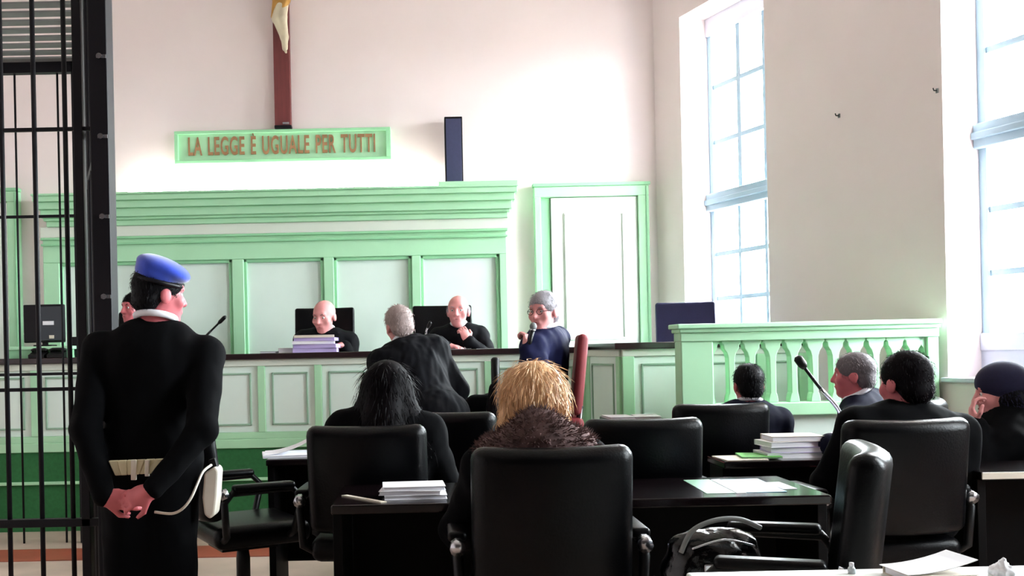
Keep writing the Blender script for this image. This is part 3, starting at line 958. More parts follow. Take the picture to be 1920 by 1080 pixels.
def person(label, pelvis, head, rz, hyaw=0.0, hpitch=0.0, hroll=0.0, arms=None, pose='sit', floor=0.0, s=1.0, build_w=1.0, h=.010,
           coat=SUIT, coat_name='jacket', trousers=SUIT, skin=SKIN, hair='short', hairm=HAIRK, collar=True, loose=0.0, skirt=None, hs=1.0, eyes=True, shoes=SUIT, neckdrop=.150, knees=None, fold=.009, foldf=(9, 9, 6), arm_s=1.0, skirt_r=.17, ears=True, sh_q=.90):
    """pelvis, head (centre) and wrists in world space; rz: facing, 0 looks along +y; hyaw: head turn relative to the body"""
    org = np.array((pelvis[0], pelvis[1], floor))
    a = R(rz)
    Rl = np.array(((math.cos(a), math.sin(a), 0), (-math.sin(a), math.cos(a), 0), (0, 0, 1)))
    loc = lambda p: Rl @ (np.array(p, float) - org)
    p, hc = loc(pelvis), loc(head)
    A = axes(hyaw, hpitch, hroll)
    nk = hc - A[:, 2] * .045 * hs - A[:, 1] * .018 - np.array((0, 0, neckdrop - .045))
    nk = nk * .85 + np.array((p[0], p[1], nk[2])) * .15
    u = nrm(nk - p)
    fw = nrm(np.cross(u, (1, 0, 0))); rt = np.cross(fw, u)
    T = np.stack([rt, fw, u], 1)
    L = np.linalg.norm(nk - p)
    bw = build_w
    on = lambda x, y, q: p + rt * x + fw * y + u * (q * L)
    sh = {q: on(q * .172 * bw, -.005, sh_q) for q in (-1, 1)}
    def torso(g):
        return [ell(on(0, .0, .72), [.160 * bw + g, .108 * bw + g, .175 + g], T, .05), ell(on(0, .015, .36), [.142 * bw + g, .110 * bw + g, .165 + g], T, .05), ell(on(0, -.01, .02), [.162 * bw + g, .122 + g, .120 + g], T, .05),
                cap(sh[-1], sh[1], .056 + g, None, .05), cap(on(-.07, -.005, .97), on(.07, -.005, .97), .045 + g * .6, None, .05)]
    arms = arms or {}
    el, wr = {}, {}
    for q in (-1, 1):
        spec = arms.get(q)
        if spec is None:
            tgt = p + np.array((q * .12, .30, .10)) if pose == 'sit' else p + np.array((q * .26, .03, -.10))
            spec = dict(w=org + Rl.T @ tgt, pole=(q * .8, -.6, -.3), d=(0, 1, -.1) if pose == 'sit' else (0, .1, -1), n=(0, 0, -1) if pose == 'sit' else (-q, 0, 0))
            spec['local'] = True
        w_ = loc(spec['w'])
        pole = np.array(spec.get('pole', (q * .8, -.6, -.3)), float)
        el[q], wr[q] = ik(sh[q], w_, .285 * s * arm_s, .25 * s * arm_s, pole)
        spec['_'] = spec
        arms[q] = spec
    def armp(g, end=1.0, r=(.050, .044, .030)):
        out = []
        for q in (-1, 1):
            e = el[q] + (wr[q] - el[q]) * end
            out += [cap(sh[q], el[q], r[0] * bw + g, r[1] + g, .03), cap(el[q], e, r[1] + g, r[2] + g * (1.0 if end == 1 else .9), .02)]
        return out
    hip = {q: p + np.array((q * .088, 0, -.02)) for q in (-1, 1)}
    kn, an = {}, {}
    for q in (-1, 1):
        if pose == 'sit':
            kk = knees or (.42, .0)
            kn[q] = np.array((p[0] + q * .11, p[1] + kk[0], p[2] - .02 + kk[1]))
            an[q] = np.array((p[0] + q * .11, p[1] + kk[0] - .03, .094))
        else:
            kn[q] = np.array((p[0] * .6 + q * .10, p[1] * .6 + .01, .49)); an[q] = np.array((q * .11, -.03, .094))
    def legs(g):
        out = []
        for q in (-1, 1):
            out += [cap(hip[q], kn[q], .082 + g, .056 + g, .04), cap(kn[q], an[q], .054 + g, .036 + g, .02)]
        return out
    feet = lambda g: [x for q in (-1, 1) for x in (cap(an[q] + (0, -.03, -.035), an[q] + (0, .15, -.052), .036 + g, .030 + g, .02), cap(an[q], an[q] + (0, 0, -.04), .036 + g, .038 + g, .02))]
    body = torso(0) + armp(0) + legs(0) + feet(0) + [cap(nk - u * .03, hc - A[:, 2] * .04 * hs - A[:, 1] * .015, .055 * bw, .050, .03)]
    for q in (-1, 1):
        sp = arms[q]
        d_, n_ = np.array(sp.get('d', (0, 1, 0)), float), np.array(sp.get('n', (0, 0, -1)), float)
        body += hand_prims(wr[q], d_, n_, -q if sp.get('flip') else q, sp.get('curl', 30), s)
    body += head_prims(hc, A, hs)[:None if ears else -2]
    o = link('person', sdf_mesh('person', body, h), skin, None, loc=Vector(org), rz=a)
    tag(o, label, 'person')
    g = .020 + loose
    cl = torso(g) + armp(.014 + loose * .6, .96)
    if skirt:
        cl += [ell(on(0, -.01, .0), [.19 + loose, .15 + loose, .16], T, .05)]
        e = np.array((p[0] * .5, p[1] * .5, skirt))
        cl += [cap(p + (q * .07, 0, -.05), e + (q * (.12 if skirt_r > .15 else .075), 0, 0), .13 + loose, skirt_r + loose, .06) for q in (-1, 1)]
    elif pose == 'stand':
        cl += [cap(p + (q * .075, 0, .02), p + (q * .075, 0, -.12), .125, .125, .05) for q in (-1, 1)]
    if coat:
        cl += [cut(hc + A @ np.array((0, .01, -.02)), [.083, .10, .115], A, .006)]
        co_ = soft(coat_name, cl, h, coat, o)
        wrinkle(co_.data, fold, foldf, seed=pelvis[0] * 7)
    soft('trousers', legs(.016) + [ell(p, [.168 * bw, .128, .12], None, .05)], .016, trousers, o)
    soft('shoes', feet(.010), .014, shoes, o)
    Hp = lambda x, y, z: Vector(hc + A @ (np.array((x, y, z)) * hs))
    if collar:
        mb = MB()
        pts = []
        nkc = nk + u * .035 + (hc - nk) * .12
        for k in range(17):
            t_ = 2 * math.pi * k / 16
            pts.append(nkc + rt * math.cos(t_) * .064 * bw + fw * math.sin(t_) * .064 * bw + u * (.010 - .018 * math.sin(t_)))
        mb.tube(pts, .014, 8)
        build('shirt_collar', mb, SHIRT, o, smooth=True)
    if eyes:
        for q in (-1, 1):
            e = build('eye', MB().ball(Hp(q * .032, .0725, .010), .0105 * hs, 10, 7), EYEW, o, smooth=True)
            build('iris', MB().ball(Hp(q * .032, .0795, .010), .0052 * hs, 8, 6), EYED, e, smooth=True)
            build('eyebrow', MB().tube([Hp(q * .016, .088, .030), Hp(q * .034, .086, .036), Hp(q * .050, .074, .030)], [.003, .0042, .002], 6), hairm if hair != 'bald' else HAIRS, o, smooth=True)
        build('mouth', MB().tube([Hp(-.022, .086, -.057), Hp(0, .0955, -.055), Hp(.022, .086, -.057)], [.002, .0042, .002], 6), LIPS, o, smooth=True)
    P = lambda x, y, z: hc + A @ (np.array((x, y, z)) * hs)
    E = lambda c, r, k=.02: ell(P(*c), [v * hs for v in r], A, k)
    C = lambda c, r, k=.01: cut(P(*c), [v * hs for v in r], A, k)
    hh = min(h, .008)
    if hair == 'short':
        soft('hair', [E((0, -.014, .044), (.084, .104, .090)), E((0, -.062, -.016), (.070, .052, .060)), C((0, .112, -.050), (.090, .100, .108)), C((-.085, .01, -.045), (.03, .035, .05)), C((.085, .01, -.045), (.03, .035, .05))], hh, hairm, o)
    elif hair == 'fringe':   # bald crown, hair at the sides and back
        soft('hair', [E((0, -.022, .012), (.085, .098, .062)), C((0, .085, .0), (.10, .105, .14)), C((0, -.01, .115), (.085, .12, .075))], hh, hairm, o)
    elif hair == 'long':
        soft('hair', [E((0, -.016, .044), (.095, .112, .096)), cap(P(0, -.06, .02), P(0, -.10, -.25), .085, .125, .05), cap(P(-.06, -.02, .02), P(-.135, -.05, -.24), .050, .075, .05), cap(P(.06, -.02, .02), P(.135, -.05, -.24), .050, .075, .05), C((0, .125, -.06), (.066, .105, .125), .02)], hh, hairm, o)
    elif hair == 'bob':
        soft('hair', [E((0, -.014, .046), (.104, .114, .092)), cap(P(-.078, -.02, .02), P(-.092, -.02, -.11), .036, .034, .04), cap(P(.078, -.02, .02), P(.092, -.02, -.11), .036, .034, .04), cap(P(0, -.07, .03), P(0, -.07, -.06), .06, .05, .04), C((0, .125, -.05), (.064, .105, .12), .02)], hh, hairm, o)
    elif hair == 'knit':
        soft('knit_cap', [E((0, -.016, .050), (.092, .112, .092)), C((0, .13, -.06), (.10, .09, .10)), C((0, 0, -.085), (.13, .15, .075))], hh, hairm, o)
        soft('hair', [E((0, -.036, -.028), (.086, .078, .088)), C((0, .11, -.05), (.1, .1, .11))], hh, HAIRK, o)
    for ch in list(o.children):
        if ch.name.split('.')[0] == 'hair':
            if hair == 'long': strands(ch, 1500, .10, hairm, (0, 0, -1), .10, .0018)
            elif hair == 'bob': strands(ch, 1500, .075, hairm, (0, 0, -1), .12, .0018)
            else: strands(ch, 900, .028, hairm, (0, -.35, -1), .25, .0013)
    return o, dict(hc=hc, A=A, p=p, nk=nk, u=u, fw=fw, rt=rt, wr=wr, el=el, on=on, org=org, Rl=Rl, sh=sh)

W3 = lambda px, py, Y: tuple(at(px, py, Y))

# --- the uniformed guard with hands clasped behind his back
GY = 4.05
gh = at(236, 940, GY - .235)
g, J = person('uniformed guard in a blue beret standing with hands clasped behind his back', (at(278, 800, GY).x, GY, .92), W3(300, 556, GY + .02), 0, hyaw=-48, hpitch=-4, pose='stand', build_w=1.2, h=.0065,
    arms={-1: dict(w=W3(196, 934, GY - .255), pole=(-1, -.15, 0), d=(1, .0, -.10), n=(0, 1, -.1), curl=34),
          1: dict(w=W3(286, 920, GY - .285), pole=(1, -.15, 0), d=(-.93, -.10, -.33), n=(.0, .9, -.35), curl=40)},
    skirt=.42, skirt_r=.105, sh_q=.83, arm_s=1.17, fold=.007, coat=SUIT, coat_name='uniform_jacket', skin=SKINR, hair='short', hairm=HAIRK, collar=True)
hc, A = J['hc'], J['A']
B = lambda x, y, z: hc + np.array((x, y, z))
bt = np.array(Matrix.Rotation(R(24), 3, 'Y'))
soft('beret', [ell(B(.018, 0, .112), [.112, .108, .044], bt, .03), ell(B(-.012, -.005, .085), [.085, .098, .050], bt, .03), cap(B(-.03, 0, .12), B(-.045, .03, .135), .03, .03, .03)], .007, BERET, g)
band = MB()
pts = [B(math.cos(t) * .088 - .006, math.sin(t) * .102, .058 - math.cos(t) * .022) for t in [2 * math.pi * k / 20 for k in range(21)]]
build('beret_band', band.tube(pts, .009, 8), IRON, g, smooth=True)
def lw(px, py, Y):
    return J['Rl'] @ (np.array(at(px, py, Y)) - J['org'])
yb = GY - .215
q = [lw(203, 864, yb), lw(307, 860, yb), lw(284, 888, yb - .01), lw(216, 892, yb - .01)]
bl = MB()
nn = 6
for k in range(nn):
    pa, pb = q[0] + (q[1] - q[0]) * (k / nn), q[0] + (q[1] - q[0]) * ((k + 1) / nn)
    pc, pd = q[3] + (q[2] - q[3]) * ((k + 1) / nn), q[3] + (q[2] - q[3]) * (k / nn)
    off = np.array((0, -.004 * (k % 2) - .002, 0))
    bl.hexa([tuple(x) for x in (pd + off, pc + off, pc + off + (0, .02, 0), pd + off + (0, .02, 0), pa + off, pb + off, pb + off + (0, .02, 0), pa + off + (0, .02, 0))])
blt = build('belt', bl, CREAM, g, bevel=.003, seg=1)
build('belt_keeper', MB().mbox(lambda a, b, c: Vector(lw(a, c, yb - .012)) + Vector((0, b, 0)), 246, 256, -.006, .006, 900, 862), WLEATH, blt, bevel=.002)
build('belt_keeper', MB().mbox(lambda a, b, c: Vector(lw(a, c, yb - .012)) + Vector((0, b, 0)), 272, 280, -.006, .006, 893, 862), WLEATH, blt, bevel=.002)
hx = lambda px, py: Vector(lw(px, py, GY - .02))
hol = MB().prism([(388, 884), (408, 872), (414, 880), (411, 930), (407, 962), (398, 970), (388, 962), (384, 930)], lambda a, t_, b: hx(a, b) + Vector((.0, t_, 0)), -.05, .05)
ho = build('holster', hol, WLEATH, g, bevel=.008)
build('pistol_grip', MB().prism([(392, 862), (404, 858), (410, 876), (398, 884)], lambda a, t_, b: hx(a, b) + Vector((0, t_, 0)), -.018, .018), PLAST, ho, bevel=.004)
ly = GY - .225
def smooth_path(pts, n=6):
    pts = [Vector(p) for p in pts]
    out = []
    for i in range(len(pts) - 1):
        p0, p1, p2, p3 = pts[max(i - 1, 0)], pts[i], pts[i + 1], pts[min(i + 2, len(pts) - 1)]
        for k in range(n):
            t_ = k / n
            out.append(.5 * ((2 * p1) + (p2 - p0) * t_ + (2 * p0 - 5 * p1 + 4 * p2 - p3) * t_ ** 2 + (3 * p1 - p0 - 3 * p2 + p3) * t_ ** 3))
    return out + [pts[-1]]
build('lanyard', MB().tube(smooth_path([lw(290, 960, ly), lw(322, 963, ly - .01), lw(342, 954, ly - .02), lw(358, 934, ly - .02), lw(371, 905, GY - .21), lw(381, 884, GY - .16), lw(396, 872, GY - .08)]), .0052, 8), WLEATH, g, smooth=True)

# --- people behind the bench
JY = 8.13
person('clerk with short dark hair behind the bench, half hidden by the guard', (at(256, 700, 8.2).x, 8.22, DZ + .60), W3(252, 580, JY), 168, hyaw=-28, hs=1.05, floor=DZ, skin=SKINR, hair='short', hairm=HAIRN, neckdrop=.15, h=.009, coat=SUIT, knees=(.26, 0))
o, J = person('bald judge in a black robe reading behind the paper stack', (at(607, 700, 8.2).x, 8.24, DZ + .57), W3(608, 595, JY), 180, hyaw=-22, hpitch=-12, hs=1.1, floor=DZ, knees=(.26, 0), hair='bald', hairm=HAIRG, coat=ROBE, coat_name='robe', loose=.02, build_w=.98, h=.009,
    arms={-1: dict(w=W3(645, 648, 8.04), pole=(-.35, -.2, -1), d=(.7, .7, 0), n=(0, 0, -1)), 1: dict(w=W3(572, 648, 8.04), pole=(.35, -.2, -1), d=(-.4, .9, 0), n=(0, 0, -1))})
def bands(o, J, w_):
    n0, f_, u_, r_ = J['nk'], J['fw'], J['u'], J['rt']
    T0, T1 = n0 + f_ * .085 + u_ * .03, n0 + f_ * .150 - u_ * .17
    g_ = f_ * .05
    build('white_bands', MB().hexa([Vector(x) for x in (T1 - r_ * w_, T1 + r_ * w_, T1 + r_ * w_ - g_, T1 - r_ * w_ - g_, T0 - r_ * w_ * .6, T0 + r_ * w_ * .6, T0 + r_ * w_ * .6 - g_, T0 - r_ * w_ * .6 - g_)]), SHIRT, o, bevel=.004)
bands(o, J, .04)
o, J = person('bald judge behind the bench resting his chin on his hand', (at(866, 700, 8.2).x, 8.22, DZ + .58), W3(859, 585, JY), 180, hyaw=-10, hs=1.08, floor=DZ, knees=(.26, 0), hair='fringe', hairm=HAIRG, coat=ROBE, coat_name='robe', loose=.015, build_w=.92, h=.007,
    arms={-1: dict(w=W3(878, 640, 7.93), pole=(-.8, .2, -1), d=(.42, -.15, 1), n=(.3, -.9, 0), curl=42), 1: dict(w=W3(838, 650, 7.90), pole=(.4, .0, -1), d=(-.9, .5, .0), n=(0, 0, -1))})
bands(o, J, .05)

HAIRL = mat('thin_grey_hair', (160, 142, 138), 0.6, 0.25, 50, stretch=(6, 6, 1))
# --- the lawyer standing with his back to us
o, J = person('grey-haired lawyer in a black robe standing with his back to the camera', (at(812, 790, 6.02).x, 6.02, .90), W3(749, 613, 6.28), 8, hyaw=10, hpitch=-6, hroll=-6, pose='stand', hair='short', hairm=HAIRL, coat=ROBE, coat_name='robe', loose=.025, skirt=.42, build_w=.96, hs=1.02, skin=SKIN, fold=.010, foldf=(16, 16, 3),
    arms={-1: dict(w=W3(728, 730, 6.48), pole=(-.4, -.3, -1), d=(-.2, .3, .9), n=(.9, .2, 0), curl=20), 1: dict(w=W3(800, 760, 6.36), pole=(.7, -.3, -.8), d=(-.3, .9, 0), n=(0, 0, -1))})

# --- the man with the microphone on the red chair
MY = 6.32
o, J = person('grey-haired man in a blue jacket speaking into a hand-held microphone', (WX - .015, WY, PLZ + .565), W3(1019, 586, MY), 62, hyaw=80, hpitch=-4, hs=1.03, floor=PLZ, hair='short', hairm=HAIRG, coat=BLUES, coat_name='jacket', loose=.012, build_w=1.06, h=.007,
    arms={-1: dict(w=W3(988, 655, 6.14), pole=(-.6, -.5, -1), d=(.35, .1, 1), n=(.2, 1, -.2), curl=62), 1: dict(w=W3(985, 690, 6.38), pole=(.8, -.6, -.6), d=(0, 1, -.1), n=(0, 0, -1))})
hc, A = J['hc'], J['A']
gl = MB()
for q in (-1, 1):
    gl.tube([Vector(hc + A @ np.array((q * .033 + math.cos(t) * .021, .1, .008 + math.sin(t) * .017))) for t in [2 * math.pi * k / 12 for k in range(13)]], .0018, 5)
    gl.tube([Vector(hc + A @ np.array((q * .054, .1, .012))), Vector(hc + A @ np.array((q * .082, -.01, .012)))], .0018, 5)
gl.tube([Vector(hc + A @ np.array((-.012, .1, .010))), Vector(hc + A @ np.array((.012, .1, .010)))], .0018, 5)
build('glasses', gl, IRON, o)
m0, m1 = at(1001, 607, 6.12), at(990, 660, 6.11)
mc = thing('hand_microphone', 'black hand-held microphone at the mouth of the man in blue', 'microphone', m1)
dv = (m0 - m1)
build('handle', MB().tube([Vector((0, 0, 0)), dv * .8], [.011, .014], 10), PLAST, mc, smooth=True)
build('grille', MB().ball(dv * .9, (.022, .022, .026)), IRONG, mc, smooth=True)
build('ring', MB().tube([dv * .74, dv * .80], .018, 10), CHROME, mc, smooth=True)

# --- women in the near rows
person('woman with long dark hair seated with her back to the camera', (at(715, 800, 4.62).x, 4.62, .56), W3(727, 733, 4.66), -3, hyaw=-6, hpitch=-4, hair='long', hairm=HAIRN, coat=SUIT, coat_name='coat', loose=.03, hs=1.02, collar=False, eyes=True, build_w=1.06, h=.011)
o, J = person('blonde woman in a dark coat with a brown fur collar', (at(1008, 800, 3.52).x, 3.50, .56), W3(1000, 752, 3.50), 0, hyaw=-4, hpitch=-8, hair='bob', hairm=HAIRB, coat=SUIT, coat_name='coat', loose=.015, collar=False, build_w=1.0, h=.011, neckdrop=.19)
nk, rt, fw, u = J['nk'], J['rt'], J['fw'], J['u']
fp = []
for k in range(16):
    t_ = 2 * math.pi * k / 16
    back = max(0, -math.sin(t_))
    c = nk + rt * math.cos(t_) * .150 + fw * (math.sin(t_) * .12 - .02) + u * (.005 + .045 * back)
    fp.append(ell(c, [.066, .055, .060 + .025 * back], None, .03))
fp.append(ell(nk + fw * -.125 + u * .095, [.095, .05, .085], None, .04))
fo = soft('fur_collar', fp, .010, FUR, o)
vs = [v.co.copy() for v in fo.data.vertices]; ns = [v.normal.copy() for v in fo.data.vertices]
tf = MB()
rnd = random.Random(3)
for _ in range(5200):
    k = rnd.randrange(len(vs))
    b, n_ = vs[k], ns[k]
    d_ = (n_ + Vector((rnd.uniform(-.5, .5), rnd.uniform(-.5, .5), rnd.uniform(-.7, .3)))).normalized()
    s_ = d_.cross(Vector((0.3, .2, 1))).normalized() * .0026
    s2 = d_.cross(s_).normalized() * .0026
    tf.add([b - s_, b + s_, b + s2, b + d_ * rnd.uniform(.012, .026)], [(0, 1, 3), (1, 2, 3), (2, 0, 3)])
tag(build('fur_tufts', tf, FUR, fo), kind='stuff')

# --- men on the right
person('dark-haired man seated in a low black chair before the balustrade', (at(1400, 800, 5.68).x, 5.70, .55), W3(1403, 724, 5.74), 2, hyaw=-4, hair='short', hairm=HAIRK, coat=NAVY, hs=.98, skin=SKINR, h=.011, knees=(.36, .02))
person('grey-haired man in a dark blue suit seen in profile by the balustrade', (2.50, 5.62, .57), W3(1600, 706, 5.60), 50, hyaw=8, hair='short', hairm=HAIRS, coat=NAVY, skin=SKINR, h=.009, hs=1.02, build_w=1.08, knees=(.26, 0))
person('broad man with thick dark hair and dark suit in the right-hand row', (at(1690, 800, 4.34).x, 4.34, .57), W3(1697, 722, 4.38), 4, hyaw=12, hpitch=-3, hair='short', hairm=HAIRN, coat=SUIT, build_w=1.28, hs=1.12, skin=SKINR, h=.011, loose=.015, collar=False,
    arms={1: dict(w=W3(1735, 905, 4.62), pole=(.1, -.3, -1), d=(0, 1, 0), n=(0, 0, -1))})
o, J = person('person in a dark blue knit cap holding a hand to the mouth at right edge', (2.90, 5.00, .56), W3(1876, 738, 4.94), 52, hyaw=14, hpitch=-8, hair='knit', hairm=KNIT, coat=SUIT, coat_name='coat', loose=.035, collar=False, build_w=1.1, hs=1.1, h=.008, knees=(.26, 0), ears=False,
    arms={-1: dict(w=W3(1832, 800, 4.80), pole=(-.6, .2, -1), d=(.1, .3, 1), n=(.3, -.8, 0), curl=40)})
# ------------------------------------------------------------------ papers and small things
def sheaf(name, label, cat, c, w_, d_, h_, rz, cover=PAPER, n=3, group=None, pages=PAPER):
    """a pile of paper or a folder: covers and page block"""
    o = thing(name, label, cat, c, R(rz), group)
    build('page_block', MB().box(-w_ / 2 + .004, w_ / 2 - .004, -d_ / 2 + .004, d_ / 2 - .006, .0015, h_ - .0015), pages, o)
    build('cover', MB().box(-w_ / 2, w_ / 2, -d_ / 2, d_ / 2, 0, .002).box(-w_ / 2, w_ / 2, -d_ / 2, d_ / 2, h_ - .002, h_).box(-w_ / 2, w_ / 2, d_ / 2 - .002, d_ / 2, 0, h_), cover, o, bevel=.0008, seg=1)
    return o
def sheet(name, label, c, w_, d_, rz, m=PAPER, curl=.02, z=.0, group=None, tilt=0.0):
    o = thing(name, label, 'paper', c, R(rz), group)
    mb = MB()
    n = 6
    V = []
    for top in (0, .0015):
        for i in range(n + 1):
            for j in range(2):
                x = -w_ / 2 + w_ * i / n
                y = -d_ / 2 + d_ * j
                zz = z + top + curl * (i / n) ** 2 + tilt * (j * d_)
                V.append((x, y, zz))
    N = (n + 1) * 2
    Fc = []
    for i in range(n):
        a = i * 2
        Fc += [(a, a + 1, a + 3, a + 2), (N + a, N + a + 2, N + a + 3, N + a + 1), (a, a + 2, N + a + 2, N + a), (a + 1, N + a + 1, N + a + 3, a + 3)]
    Fc += [(0, N, N + 1, 1), (2 * n, 2 * n + 1, N + 2 * n + 1, N + 2 * n)]
    build('sheet', mb.add(V, Fc), m, o, smooth=False)
    return o

# judge's file stack
zz = BT
X = at(592, 650, 7.79).x
for i, (cm, lb, hh_, dx) in enumerate(((PAPERL, 'lilac folder at the bottom of the stack before the bald judge', .032, 0), (PAPERL, 'lilac folder second from the bottom of the judge\'s stack', .030, .01), (PAPER, 'white file in the middle of the stack before the bald judge', .024, -.015), (PAPERL, 'thin lilac folder near the top of the judge\'s stack', .024, .005), (PAPERB, 'pale file lying on top of the stack before the bald judge', .020, -.01))):
    sheaf('file_folder', lb, 'folder', (X + dx, 7.79, zz), .34 - .008 * i, .24, hh_, (2, -3, 4, -2, 5)[i], cm, group='files stacked before the judge', pages=cm)
    zz += hh_ + .0005
sheaf('file_folder', 'open pale file left of the stack on the bench', 'folder', (at(540, 655, 7.84).x, 7.84, BT), .15, .22, .038, 8, PAPERB, group='files on the bench')
sheaf('file_folder', 'dark flat file at the left of the judge\'s papers', 'folder', (at(508, 658, 7.82).x, 7.82, BT), .12, .2, .014, -6, IRON, group='files on the bench')
sheet('paper_sheet', 'white sheet on the bench before the judge with hand at chin', (at(845, 652, 7.80).x, 7.80, BT), .30, .21, 2, curl=.004)
sheet('paper_sheet', 'white sheet on the bench just left of the man with the microphone', (at(930, 652, 7.80).x, 7.80, BT), .30, .21, -3, curl=.004)

def gooseneck(label, base, pts, headlen, m=PLAST, tubem=None, r=.006, hr=.016):
    o = thing('gooseneck_microphone', label, 'microphone', base)
    B = Vector(base)
    build('base', MB().tube([(0, 0, 0), (0, 0, .02), (0, 0, .03)], [.05, .05, .03], 14), PLAST, o, smooth=False)
    P = [Vector((0, 0, .03))] + [Vector(p) - B for p in pts]
    k = max(2, len(P) // 2)
    sp = smooth_path(P, 5)
    h2 = len(sp) * 3 // 5
    build('lower_tube', MB().tube(sp[:h2 + 1], r, 8), tubem or m, o, smooth=True)
    build('neck', MB().tube(sp[h2:], r * .85, 8), m, o, smooth=True)
    d = (P[-1] - P[-2]).normalized()
    build('foam_head', MB().tube([P[-1] - d * .01, P[-1] + d * .01, P[-1] + d * headlen * .8, P[-1] + d * headlen], [hr * .6, hr, hr, hr * .5], 10), PLAST, o, smooth=True)
    return o
bz = lambda px, Y, z: Vector(((px - PX) / F * Y, Y, z))
gooseneck('black gooseneck microphone on the bench just right of the guard', bz(362, 7.80, BT), [at(372, 646, 7.80), at(388, 628, 7.80), at(404, 612, 7.80), at(411, 605, 7.79)], .075, r=.009, hr=.015)
gooseneck('silver-grey bent microphone on the bench before the chin-resting judge', bz(790, 7.82, BT), [at(798, 640, 7.82), at(799, 622, 7.81), at(803, 613, 7.79)], .05, m=CHROME, r=.009, hr=.014)
gooseneck('black and silver gooseneck microphone on the right-hand desk', Vector((at(1585, 840, 5.035).x, 5.035, .75)), [at(1584, 800, 5.02), at(1570, 765, 5.0), at(1538, 728, 4.95), at(1512, 694, 4.94), at(1507, 687, 4.94)], .06, tubem=CHROME, r=.010, hr=.022)

# left end of the bench: raised ledge with monitor and small dark things
lx0, lx1 = at(18, 660, 7.8).x, at(140, 660, 7.8).x
o = thing('bench_ledge', 'raised green ledge on the bench seen through the cage', 'ledge', ((lx0 + lx1) / 2, 7.86, BT))
W = (lx1 - lx0) / 2
build('shelf', MB().box(-W, W, -.14, .14, .065, .09), GREEN, o, bevel=.004)
build('apron', MB().box(-W + .01, W - .01, -.12, -.10, .0, .065), GREEN2, o)
for s_ in (-1, 1):
    build('bracket', MB().box(s_ * (W - .03) - .012, s_ * (W - .03) + .012, -.10, .12, 0, .065), GREEN2, o)
mx = at(82, 640, 7.84)
o = thing('computer_monitor', 'dark computer monitor with a white label on the ledge behind the cage', 'monitor', (mx.x, 7.86, BT + .09))
build('stand', MB().box(-.07, .07, -.05, .07, 0, .012).box(-.02, .02, .0, .025, .01, .08), PLAST, o, bevel=.003)
bk = build('housing', MB().box(-.155, .155, -.02, .03, .03, .325), IRON, o, bevel=.008)
build('back_panel', MB().box(-.02, .145, -.03, -.018, .045, .31), SCREEN, bk, bevel=.004)
build('label', MB().box(.0, .085, -.034, -.029, .165, .195), PAPER, bk)
build('connector', MB().box(.05, .085, -.04, -.028, .06, .085), PAPERB, bk)
for px_, lb in ((70, 'small black desk telephone on the bench edge behind the cage, left one'), (105, 'small black desk telephone on the bench edge behind the cage, right one')):
    c = at(px_, 690, 7.665)
    o = thing('desk_telephone', lb, 'telephone', (c.x, 7.69, BT), group='telephones on the bench')
    build('base', MB().prism([(-.05, 0), (.05, 0), (.05, .055), (-.05, .025)], lambda a, t_, b: Vector((t_, a, b)), -.06, .06), PLAST, o, bevel=.004)
    build('handset', MB().tube([(-.055, .02, .055), (-.04, .02, .066), (.04, .02, .066), (.055, .02, .055)], [.016, .011, .011, .016], 8), PLAST, o, smooth=True)
c = at(146, 640, 7.9)
o = thing('loudspeaker_box', 'small black box on the bench right of the monitor', 'speaker', (c.x, 7.9, BT))
build('cabinet', MB().box(-.05, .05, -.05, .05, 0, .16), PLAST, o, bevel=.006)
build('grille', MB().box(-.04, .04, -.056, -.048, .02, .14), IRON, o)

# desk with the tilted paper
sheaf('paper_pile', 'white papers fanned on the desk beside the sideways chair', 'papers', (at(535, 840, 5.52).x, 5.56, .75), .26, .28, .012, 10)
sheet('paper_sheet', 'curled white sheet rising from the papers beside the sideways chair', (at(535, 840, 5.52).x, 5.58, .763), .25, .26, 6, curl=.07)
# long desk
zz = .75
for i, lb in enumerate(('lowest white booklet of the pile left of the blonde woman', 'middle white booklet of the pile left of the blonde woman', 'top white booklet of the pile left of the blonde woman')):
    sheaf('booklet', lb, 'booklet', (at(776, 940, 3.86).x + (.006, -.008, .0)[i], 3.86, zz), .235, .165, .016, (2, -4, 3)[i], PAPER, group='booklets on the long desk')
    zz += .0165
A_, B_ = bz(640, 3.92, .75), bz(714, 3.715, .75)  # pale strip added to stand for a bright highlight on the desk
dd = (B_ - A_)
o = thing('pale_strip', 'pale strip standing in for a highlight at the left end of the long desk', 'pale_strip', A_, math.atan2(dd.y, dd.x))
build('strip_body', MB().box(0, dd.length, -.014, .014, 0, .004), PAPERB, o, bevel=.001, seg=1)
build('dark_edge_line', MB().box(.01, dd.length - .01, -.013, -.009, .004, .0045), IRON, o)
BLUEC = mat('pale_blue_card', (150, 205, 232), 0.25, 0.05, 12, spec=.6)
MINTC = mat('pale_green_card', (170, 214, 188), 0.25, 0.05, 12, spec=.6)
sheet('brochure', 'pale green glossy sheet on the right of the long desk', (bz(1325, 3.95, .75).x, 3.97, .75), .105, .40, -2, MINTC, curl=.001)
sheet('brochure', 'pale blue glossy sheet on the right of the long desk', (bz(1408, 3.95, .75).x, 3.97, .7502), .15, .38, -2, BLUEC, curl=.001)
sheet('paper_sheet', 'narrow white sheet between the green and blue sheets on the long desk', (bz(1362, 3.95, .75).x, 3.97, .7501), .035, .40, -2, PAPER, curl=.0005)
sheet('paper_sheet', 'white sheet at the right end of the long desk', (bz(1459, 3.95, .75).x, 3.95, .7501), .055, .20, 0, PAPER, curl=.0005)
